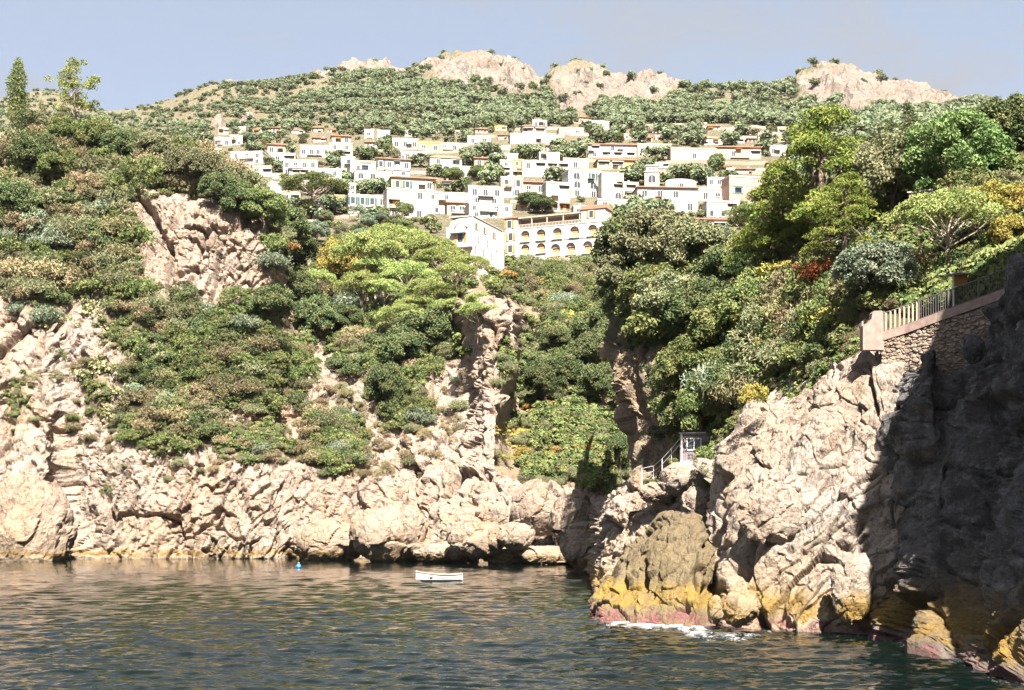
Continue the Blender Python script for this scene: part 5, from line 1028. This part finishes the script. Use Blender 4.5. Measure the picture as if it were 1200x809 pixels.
hill = ok * inframe * (TOWN.PY > RDG - 0.5) * (TOWN.PY < 262) * np.clip(1.05 - 2.2 * crag2, 0.03, 1) * np.where(TOWN.PY > 158, 0.35, 1) * np.clip(0.9 + 1.0 * nz, .15, 1.3) * np.clip(0.75 + 2.6 * fbm(TOWN.flat() / 24.0, 78, 3).reshape(TOWN.PX.shape), 0.06, 1.4)
def far_scatter(n, seed, lo, hi, mat, nm, mask):
    q = pick(TOWN, mask, n, seed, 0, 1); pts = np.array([a[0] for a in q]); r = np.random.RandomState(seed)
    pts[:, 2] -= 0.3; sc_ = (lo + (hi - lo) * r.rand(len(pts)) ** 1.5); scatter(nm, pts, sc_, 'far', mat)
far_scatter(9500, 31, 1.4, 5.2, 'far', 'wooded_hillside', hill)
far_scatter(7000, 37, .7, 1.7, 'olive', 'low_hillside_scrub', hill0)
far_scatter(2800, 32, 1.2, 4.4, 'dark', 'dark_hillside_scrub', hill)
far_scatter(3200, 33, 1.0, 2.6, 'olive', 'olive_hillside_scrub', hill)
far_scatter(1300, 35, .9, 2.0, 'mid', 'town_slope_scrub', ok * inframe * (TOWN.PY > 200) * (TOWN.PY < 345) * 1.0)
far_scatter(700, 36, .9, 2.0, 'olive', 'olive_town_slope_scrub', ok * inframe * (TOWN.PY > 200) * (TOWN.PY < 345) * 1.0)
far_scatter(900, 34, 0.8, 1.8, 'tan', 'dry_hillside_scrub', hill * (nz < 0.1))
# ground cover on the cliffs, the meadow and the headland
def cover(S, E, n, seed, lo, hi, key, mat, nm, mask=None):
    msk = emask(S.PX, S.PY, E) if mask is None else mask
    q = pick(S, msk, n, seed, 0, 1); pts = np.array([a[0] for a in q]); r = np.random.RandomState(seed); scatter(nm, pts, lo + (hi - lo) * r.rand(len(pts)) ** 1.4, key, mat)
cover(BAY, VEG_BAY, 2600, 41, .4, 1.3, 'far', 'mid', 'cliff_undergrowth')
cover(BAY, VEG_BAY, 1300, 42, .4, 1.1, 'tuft', 'olive', 'dry_cliff_undergrowth')
cover(BAY, [(180, 480, 190, 110), (430, 500, 120, 70)], 420, 43, .2, .6, 'loose', 'tan', 'dry_cliff_grass')
cover(BAY, [(664, 505, 80, 32)], 3000, 44, .35, .7, 'low', 'meadow', 'meadow_greenery')
cover(BAY, [(668, 528, 66, 12), (632, 478, 20, 12), (710, 495, 22, 10), (640, 500, 60, 8)], 900, 45, .35, .75, 'low', 'orange', 'meadow_autumn_leaves')
cover(BAY, [(640, 553, 32, 16)], 240, 46, .5, .9, 'reed', 'olive', 'pale_reeds')
cover(BAY, [(698, 553, 36, 18)], 260, 47, .6, 1.0, 'reed', 'mid', 'green_reeds')
cover(HEAD, None, 2600, 48, .3, .9, 'far', 'mid', 'headland_undergrowth', np.clip(1 - 1.2 * sstep(800, 770, HEAD.PX) * sstep(400, 430, HEAD.PY), 0, 1) * (HEAD.PX > 730) * (HEAD.PX < 1260) * (HEAD.PY < 560) * ~((HEAD.PX > 1000) & (HEAD.PY > 372)))
cover(HEAD, None, 700, 49, .3, .8, 'tuft', 'dry', 'dry_headland_undergrowth', (HEAD.PX > 780) * (HEAD.PX < 1260) * (HEAD.PY < 520) * ~((HEAD.PX > 1000) & (HEAD.PY > 372)) * 1.0)
# ------------------------------------------------------------------ boulders along the shore
def boulder(px_, py_, rx, ry, Y, mat, label, seed, deep=0.9, tilt=0.4, amp=1.0, name='boulder'):
    nu_, nv_ = 110, 70; a = np.linspace(0, 2 * np.pi, nu_, endpoint=False); e = np.linspace(-np.pi / 2, np.pi / 2, nv_)
    A, E = np.meshgrid(a, e, indexing='ij'); s_ = Y / F; c = at(px_, py_, Y); R_ = np.array((rx * s_, deep * (rx + ry) / 2 * s_, ry * s_))
    D = np.stack((np.cos(A) * np.cos(E), np.sin(A) * np.cos(E), np.sin(E)), -1).reshape(-1, 3)
    P = c + D * R_; m_ = min(R_)
    k = 1 + amp * (0.16 * fbm(P / (m_ * 1.4), seed, 3) + 0.14 * blocks(P, m_ * 0.9, (1, 1, 1.2), seed + 1, tilt, 0.5, 0.07) + 0.07 * (ridged(P, m_ * 0.7, (.8, 1, 1.4), seed + 2, tilt, 5) - .5) + 0.035 * blocks(P, m_ * 0.3, (1, 1, 1.2), seed + 3, tilt, 0.5, 0.1))
    V = c + D * R_ * k[:, None] - c; i = np.arange(nu_ * nv_).reshape(nu_, nv_); j = np.roll(i, -1, 0)
    Q = np.stack((i[:, :-1], j[:, :-1], j[:, 1:], i[:, 1:]), -1).reshape(-1, 4)
    me_ = npmesh(name, V, Q); fattr(me_, "soil", np.zeros(len(V))); o = link(name, me_, None, mat); o.location = tuple(c); return tag(o, label, 'boulder', None)
boulder(633, 595, 35, 32, 193, M_far, 'largest rounded boulder perched in the middle of the rocky shore', 201, 0.9, 0.5, 0.8)
boulder(588, 608, 27, 16, 195, M_far, 'flattish boulder leaning on the largest boulder', 202)
boulder(560, 632, 38, 22, 193.5, M_far, 'wide pale boulder in front of the flattish one', 203)
boulder(604, 628, 22, 17, 191.5, M_far, 'cracked boulder below the largest boulder', 204)
boulder(640, 652, 32, 13, 192, M_far, 'low boulder at the waterline under the largest boulder', 205)
boulder(590, 653, 24, 10, 195, M_far, 'small low boulder awash beside a dark gap', 206)
boulder(530, 648, 42, 13, 199, M_far, 'long low slab of rock at the waterline behind the white boat', 207)
boulder(672, 610, 28, 30, 178, M_far, 'tall pale boulder between the largest boulder and the pale shore rock', 208)
boulder(686, 640, 26, 27, 167, M_far, 'pale boulder beside the small splash of foam', 209)
boulder(458, 628, 48, 40, 206, M_far, 'broad smooth block of cliff foot west of the white boat', 210)
boulder(388, 636, 40, 28, 212, M_far, 'tilted block at the cliff foot above the blue buoy', 211)
boulder(36, 628, 52, 78, 209, M_far, 'pale buttress rock at the west end of the waterline', 212, 0.7, 0.25)
boulder(838, 715, 9, 17, 77.5, M_near, 'upright stone wedged in the dark cleft by the brown point', 213)
boulder(868, 712, 22, 24, 75.5, M_near, 'ochre block at the foot of the sunlit cliff', 214, 0.7)
boulder(905, 600, 40, 38, 79.3, M_near, 'bulging pale block half way up the sunlit cliff', 215, 0.45, 0.6)
boulder(1000, 690, 26, 46, 74.0, M_near, 'tall yellowish block beside the shadow edge of the cliff', 216, 0.5, 0.2)
boulder(1140, 408, 13, 18, 69.0, M_shaderock, 'rounded knob of shade-toned rock below the stone wall', 217)

boulder(806, 562, 34, 21, 107.5, M_near, 'pale ledge rock carrying the shore hut', 218, 0.9, 0.5, 0.8)
boulder(822, 592, 24, 24, 104, M_near, 'pale blocky rock below the hut ledge', 219, 0.9, 0.5)
boulder(772, 577, 24, 13, 111.5, M_near, 'flat rock under the pale handrail', 220, 0.9, 0.4)
# ------------------------------------------------------------------ path wall, pillar and railing on the headland
M_plas = plain("old_pink_plaster", (0.27, 0.19, 0.155), 0.9, 0.16, 2.5, 0, 0.02); M_rub = rock_mat("rubble_stone", (0.38, 0.30, 0.24), (0.30, 0.23, 0.17), (0.33, 0.22, 0.12), 3.0, None, None, 0.6, 0.4)
M_slat = plain("pale_wood_slat", (0.28, 0.22, 0.16), 0.8, 0.1, 6); M_white = plain("white_paint", (0.46, 0.455, 0.45), 0.5, 0.04)
WL = [np.array(at(*p_)) for p_ in [(1034, 390, 80.6), (1062, 381, 80.0), (1100, 367, 78.6), (1140, 353, 76.8), (1178, 339, 75.0), (1215, 326, 73.2)]]
seg = np.array([np.linalg.norm(b - a) for a, b in zip(WL[:-1], WL[1:])]); cum = np.concatenate(((0,), np.cumsum(seg)))
def wl(t):
    t = t * cum[-1]; k = min(len(seg) - 1, int(np.searchsorted(cum, t, side='right') - 1)); return WL[k] + (WL[k + 1] - WL[k]) * ((t - cum[k]) / seg[k])
org = WL[0]; wall = empty("stone_wall", tuple(org), 0, 'rubble stone wall with a smooth pink coping carrying the path railing', 'wall')
nrm = Vector(WL[-1] - WL[0]).cross(Vector((0, 0, 1))).normalized(); nrm = np.array(nrm) * (1 if nrm.y < 0 else -1)
us = np.linspace(0, 1, 260); hs_ = np.linspace(-4.2, -0.55, 110)
P = np.array([[wl(u) - org + np.array((0, 0, h)) for h in hs_] for u in us]).reshape(-1, 3)
q = P * np.array((1, .3, 1.25)) / 0.24; q = q + 0.3 * np.stack((vnoise(q * .8, 3), vnoise(q * .8, 4), vnoise(q * .8, 5)), -1); f1, f2, h_, _v = worley(q, 300)
P = P + nrm * (0.11 * sstep(0, .22, f2 - f1) + 0.09 * (_r(h_) - .5))[:, None]
i = np.arange(len(P)).reshape(260, 110); me = npmesh("rubble_stones", P, np.stack((i[:-1, :-1], i[1:, :-1], i[1:, 1:], i[:-1, 1:]), -1).reshape(-1, 4)); fattr(me, "soil", np.zeros(len(P)))
o = link("rubble_stones", me, wall, M_rub); o['kind'] = 'stuff'
m = MB()
for k in range(len(WL) - 1):
    a, b = WL[k] - org, WL[k + 1] - org; f_ = nrm * 0.16; bk = -nrm * 0.5
    for (z0, z1, ff) in ((-0.5, 0.0, f_), (-4.2, -0.5, nrm * -0.1)):
        m.add([a + ff + (0, 0, z0), b + ff + (0, 0, z0), b + bk + (0, 0, z0), a + bk + (0, 0, z0), a + ff + (0, 0, z1), b + ff + (0, 0, z1), b + bk + (0, 0, z1), a + bk + (0, 0, z1)], [(0, 3, 2, 1), (4, 5, 6, 7), (0, 1, 5, 4), (1, 2, 6, 5), (2, 3, 7, 6), (3, 0, 4, 7)])
m.build("coping", M_plas, wall)
pc = at(1022, 404, 80.8); s_ = 80.8 / F; pil = empty("pillar", tuple(pc), 0, 'stepped pink plaster pillar at the lower end of the path railing', 'pillar')
X_ = lambda v: (v - 1022) * s_; Z_ = lambda v: (404 - v) * s_
m = MB(); m.prism([(X_(1009.5), Z_(411)), (X_(1034), Z_(411)), (X_(1033), Z_(366.5)), (X_(1031), Z_(365)), (X_(1022.5), Z_(365.5)), (X_(1020.5), Z_(368)), (X_(1019.5), Z_(375)), (X_(1016.5), Z_(379)), (X_(1010.5), Z_(381.5)), (X_(1009.5), Z_(383))], -0.35, 0.35); m.build("body", M_plas, pil)
m = MB(); m.box(X_(1010), X_(1011.2), -0.05, 0.05, Z_(383), Z_(377)); m.build("stub_post", M_white, pil)
rail = empty("path_railing", tuple(org), 0, 'metal railing with upright bars climbing along the top of the stone wall', 'railing')
def seg_mesh(a, b, r, n=5):
    m = MB(); m.tube([a, b], [r, r], n); return m
for (zz, r) in ((1.12, .035), (0.12, .025)):
    m = MB(); m.tube([WL[k] - org - nrm * .15 + (0, 0, zz) for k in range(len(WL))], [r] * len(WL), 5); m.build("rail", M_iron, rail)
m = MB(); m.box(-.055, .055, -.02, .02, 0, 1.1); slat = m.mesh("bar"); slat.materials.append(M_slat); m = MB(); m.tube([(0, 0, 0), (0, 0, 1.1)], [.017, .017], 5); bar = m.mesh("bar"); bar.materials.append(M_iron)
t = 0.012
while t < 0.98:
    wide = t < 0.21; o = link("bar", slat if wide else bar, rail); p_ = wl(t) - org - nrm * .15; o.location = (p_[0], p_[1], p_[2] + .03); t += 0.0265 if wide else 0.0155
m = MB(); m.tube([(0, 0, 0), (0, 0, 1.25)], [.04, .04], 6); pm = m.mesh("post"); pm.materials.append(M_iron)
for t in (0.0, .21, .4, .6, .8, .99):
    o = link("post", pm, rail); p_ = wl(t) - org - nrm * .15; o.location = tuple(p_)
# garden shelter, steps and stone hut behind the railing
g = at(1117, 352, 82.0); s_ = 82.0 / F; o = empty("garden_shelter", tuple(g), 0, 'small shelter on a pale post with an orange-brown panel behind the railing', 'shelter')
m = MB(); m.box(-.045, .045, -.045, .045, -.8, 1.5); m.build("post", M_frame, o)
m = MB(); m.box(-.28, .98, -.3, .9, 1.5, 1.55); m.build("roof", M_slab, o)
m = MB(); m.box(.08, .92, .3, .36, .85, 1.5); m.build("panel", plain("orange_brown_board", (0.45, 0.24, 0.06), 0.8), o)
g = at(1078, 246, 103); o = empty("stone_hut", tuple(g), math.radians(-32), 'small ruined stone hut between the olive-toned tree and the stone pine', 'hut')
m = MB(); m.box(-.8, .8, 0, 1.8, -2, 1.3); m.build("wall", WALL['t'], o); m = MB(); m.add([(-.9, -.1, 1.3), (.9, -.1, 1.3), (.9, 1.9, 1.6), (-.9, 1.9, 1.6), (-.9, -.1, 1.4), (.9, -.1, 1.4), (.9, 1.9, 1.7), (-.9, 1.9, 1.7)], [(0, 3, 2, 1), (4, 5, 6, 7), (0, 1, 5, 4), (1, 2, 6, 5), (2, 3, 7, 6), (3, 0, 4, 7)]); m.build("roof", M_slab, o)
# bathing hut on the shore ledge, its handrail, pots and cover
Yb = 107.0; s_ = Yb / F; g = at(815, 541, Yb); hut = empty("shore_hut", tuple(g), math.radians(-14), 'small pinkish flat-roofed hut with one square window above the shore rocks', 'hut')
w2 = 17 * s_; h_ = 33 * s_; m = MB(); m.box(-w2, w2, 0, 2.0, -1.6, h_); m.build("wall", plain("mauve_shade_plaster", (0.17, 0.14, 0.14), 0.9, 0.14, 2.5), hut)  # shade on the hut front is put into this darkened plaster tone
m = MB(); m.box(-w2 - .12, w2 + .18, -.14, 2.1, h_, h_ + .07); m.build("roof", M_frame, hut); m = MB(); m.box(-w2 - .05, -w2 + .12, -.05, .1, -1.6, h_); m.build("lit_side_strip", M_frame, hut)  # pale strip painted as the sunlit side face of the hut
m = MB()
for a in ((-.56, .56, .98, 1.05), (-.56, .56, 1.84, 1.92), (-.56, -.48, 1.05, 1.84), (.48, .56, 1.05, 1.84), (-.03, .03, 1.05, 1.84)): m.box(a[0] - .1, a[1] - .1, -.07, 0.02, a[2] - .15, a[3] - .15)
fr = m.build("window", M_frame, hut); m = MB(); m.box(-.58, .38, -.02, .01, .9, 1.69); m.build("pane", M_glass, fr)
st = [at(752, 563, 113), at(766, 560, 112), at(776, 552, 110), at(787, 540, 109), at(799, 526, 107)]
o = empty("shore_handrail", tuple(st[0]), 0, 'pale metal handrail on posts climbing to the shore hut', 'railing')
for p_ in st: m = MB(); q = p_ - st[0]; m.tube([q - (0, 0, .6), q + (0, 0, .95)], [.035, .035], 5); m.build("post", M_frame, o)
for zz in (.93, .5): m = MB(); m.tube([p_ - st[0] + (0, 0, zz) for p_ in st], [.03] * 5, 5); m.build("rail", M_frame, o)
for (x, y, lb) in ((789, 551, 'larger terracotta pot beside the white cover by the shore hut'), (796, 553, 'smaller terracotta pot next to the larger one')):
    g = at(x, y, 108.0); o = empty("flower_pot", tuple(g), 0, lb, 'pot'); r = .34 if 'larger' in lb else .24
    m = MB(); m.tube([(0, 0, 0), (0, 0, r * 1.5)], [r * .7, r], 12); m.tube([(0, 0, r * 1.5), (0, 0, r * 1.75)], [r * 1.12, r * 1.12], 12); m.build("pot", M_tile, o)
    k = link("plant", SHR['low'], o); setmat(k, LM['mid']); k.location = (0, 0, r * 1.6); k.scale = (.25, .25, .35)
g = at(803, 548, 107); m = MB(); m.prism([(-.75, 0), (.75, 0), (.6, .22), (.1, .5), (-.45, .35)], -.5, .6); o = m.build("white_cover", M_white); o.location = tuple(g); tag(o, 'white cover draped on the ledge in front of the shore hut', 'cover')
g = at(742, 586, 119.5); o = empty("red_marker", tuple(g), 0, 'small red can on a white block on top of the pale shore rock', 'marker'); m = MB(); m.box(-.28, .22, -.2, .25, -.6, .32); m.build("block", M_white, o)
m = MB(); m.tube([(.06, 0, .32), (.06, 0, .36), (.06, 0, .66), (.06, 0, .72)], [.14, .19, .19, .1], 12); m.tube([(.06, 0, .72), (.06, 0, .82)], [.05, .05], 8); m.build("can", plain("red_paint", (0.62, 0.02, 0.03), 0.5, 0.05), o)

# ------------------------------------------------------------------ rowing boat and buoy
Yb = 138.5; g = at(515, 680.6, Yb); s_ = Yb / F
boat = empty("rowing_boat", (g[0], g[1], 0.02), math.radians(9), 'small white wooden rowing boat moored side-on in the bay', 'boat')
Lb = 52 * s_ / 2; st_ = 18; sec = 9; V = []
def hullpt(t, k, inn=0.0):
    x = -Lb + 2 * Lb * t; b = 0.78 * (math.sin(min(1, t * 1.55 + .02) * math.pi / 2) ** .75) * (1 - .22 * max(0, t - .6) / .4) - inn; b = max(b, .015)
    sh = 0.54 + 0.36 * (1 - t) ** 2.4 + 0.5 * max(0, t - .62) ** 1.6; kz = -0.22 + 0.35 * max(0, .18 - t) / .18 + inn
    a = k / (sec - 1) * 2 - 1; yy = b * math.copysign(abs(a) ** .55, a); zz = kz + (sh - kz) * abs(a) ** 1.9; xr = -0.16 * (1 - t) ** 3 * (abs(a) ** 2)
    return (x + xr, yy, zz)
m = MB(); P_ = [[hullpt(i / (st_ - 1), k) for k in range(sec)] for i in range(st_)]
I_ = [[hullpt(.03 + .95 * i / (st_ - 1), k, .05) for k in range(sec)] for i in range(st_)]
fl = [p_ for r_ in P_ for p_ in r_]; m.add(fl, [(i * sec + k, (i + 1) * sec + k, (i + 1) * sec + k + 1, i * sec + k + 1) for i in range(st_ - 1) for k in range(sec - 1)] + [tuple(range((st_ - 1) * sec, st_ * sec))])
fl = [p_ for r_ in I_ for p_ in r_]; m.add(fl, [(i * sec + k, i * sec + k + 1, (i + 1) * sec + k + 1, (i + 1) * sec + k) for i in range(st_ - 1) for k in range(sec - 1)])
hull = m.build("hull", M_white, boat)
for sd in (0, sec - 1):
    m = MB(); m.tube([(p_[0], p_[1], p_[2] + .01) for p_ in [P_[i][sd] for i in range(st_)]], [.05] * st_, 6); m.build("gunwale", plain("varnished_rail", (0.33, 0.26, 0.19), 0.5), boat)
    m = MB(); pts_ = []
    for i in range(1, st_):
        k = (2 if sd == 0 else sec - 3); p_ = P_[i][k]; pts_.append((p_[0], p_[1] + (-.04 if sd == 0 else .04), 0.10))
    m.tube(pts_, [.055] * len(pts_), 5); m.build("waterline_stripe", M_iron, boat)
for t in (.3, .58, .85):
    x = -Lb + 2 * Lb * t; m = MB(); m.box(x - .13, x + .13, -.62, .62, .36, .40); m.build("thwart", M_wood, boat)
m = MB(); m.box(-Lb - .14, -Lb + .02, -.03, .03, .1, .98); m.build("stem_post", M_white, boat)
m = MB(); m.box(Lb - .03, Lb + .05, -.5, .5, .05, .72); m.build("transom", M_white, boat)
Yq = 177.0; g = at(350, 665.3, Yq); o = empty("mooring_buoy", (g[0], g[1], 0.05), 0, 'small blue mooring buoy floating near the cliff foot', 'buoy')
m = MB(); m.tube([(0, 0, -.2), (0, 0, -.05), (0, 0, .12), (0, 0, .3), (0, 0, .42), (0, 0, .47)], [.1, .26, .32, .26, .13, .06], 14); m.build("float", plain("blue_plastic", (0.03, 0.20, 0.55), 0.4, 0.05), o)
m = MB(); m.tube([(.1 * math.cos(a_), 0, .52 + .1 * math.sin(a_)) for a_ in np.linspace(0, 6.283, 13)], [.025] * 13, 5, 0, False); m.build("ring", M_frame, o)
# utility poles on the mountain side
for (x, yb_, hp, wh) in ((749, 160, 11, 'above the bell tower'), (737, 141, 9, 'under the eastern crags'), (686, 189, 13, 'beside the long white house with pink eaves'), (740, 169, 9, 'behind the cream terraced house'), (454, 139, 9, 'on the open slope above the western houses'), (610, 141, 8, 'in the gully between the crags')):
    p_ = town_pt(x, yb_); h_ = hp * p_[1] / F; o = empty("utility_pole", tuple(p_), rnd.uniform(-.4, .4), 'thin wooden utility pole ' + wh, 'pole'); m = MB(); m.tube([(0, 0, -1), (0, 0, h_)], [.14, .10], 6); m.build("pole", M_wood, o); m = MB(); m.box(-.7, .7, -.06, .06, h_ * .9, h_ * .9 + .12); m.build("crossarm", M_wood, o)

# ------------------------------------------------------------------ thin sea haze round the whole place
m = MB(); m.box(-7000, 7000, -60, 9200, -4, 620); hz = bpy.data.materials.new("haze_air"); hz.use_nodes = True; nt = hz.node_tree; nt.nodes.clear()
v = nt.nodes.new("ShaderNodeVolumePrincipled"); v.inputs['Color'].default_value = (0.86, 0.90, 1.0, 1); v.inputs['Density'].default_value = 0.00002; v.inputs['Anisotropy'].default_value = 0.3
ou = nt.nodes.new("ShaderNodeOutputMaterial"); nt.links.new(v.outputs[0], ou.inputs['Volume']); tag(m.build("haze", hz), kind="stuff")
SC.cycles.volume_bounces = 0

for (x, y, Y_, s__, mt, sh, lb) in ((836, 546, 104.5, 1.0, 'mid', 'round', 'green bush at the side of the shore hut'), (842, 566, 101.5, .8, 'dark', 'loose', 'dark bush between the shore hut and the sunlit cliff'), (826, 572, 103.5, .5, 'mid', 'low', 'small creeping plant under the shore hut'), (764, 566, 112, .35, 'mid', 'low', 'low green plant by the foot of the handrail'), (884, 476, 90, .7, 'yellow', 'loose', 'yellow-green bush on the brow of the sunlit cliff')):
    shrub(sh, at(x, y, Y_), s__, mt, lb, 'leafy_shrub', None)
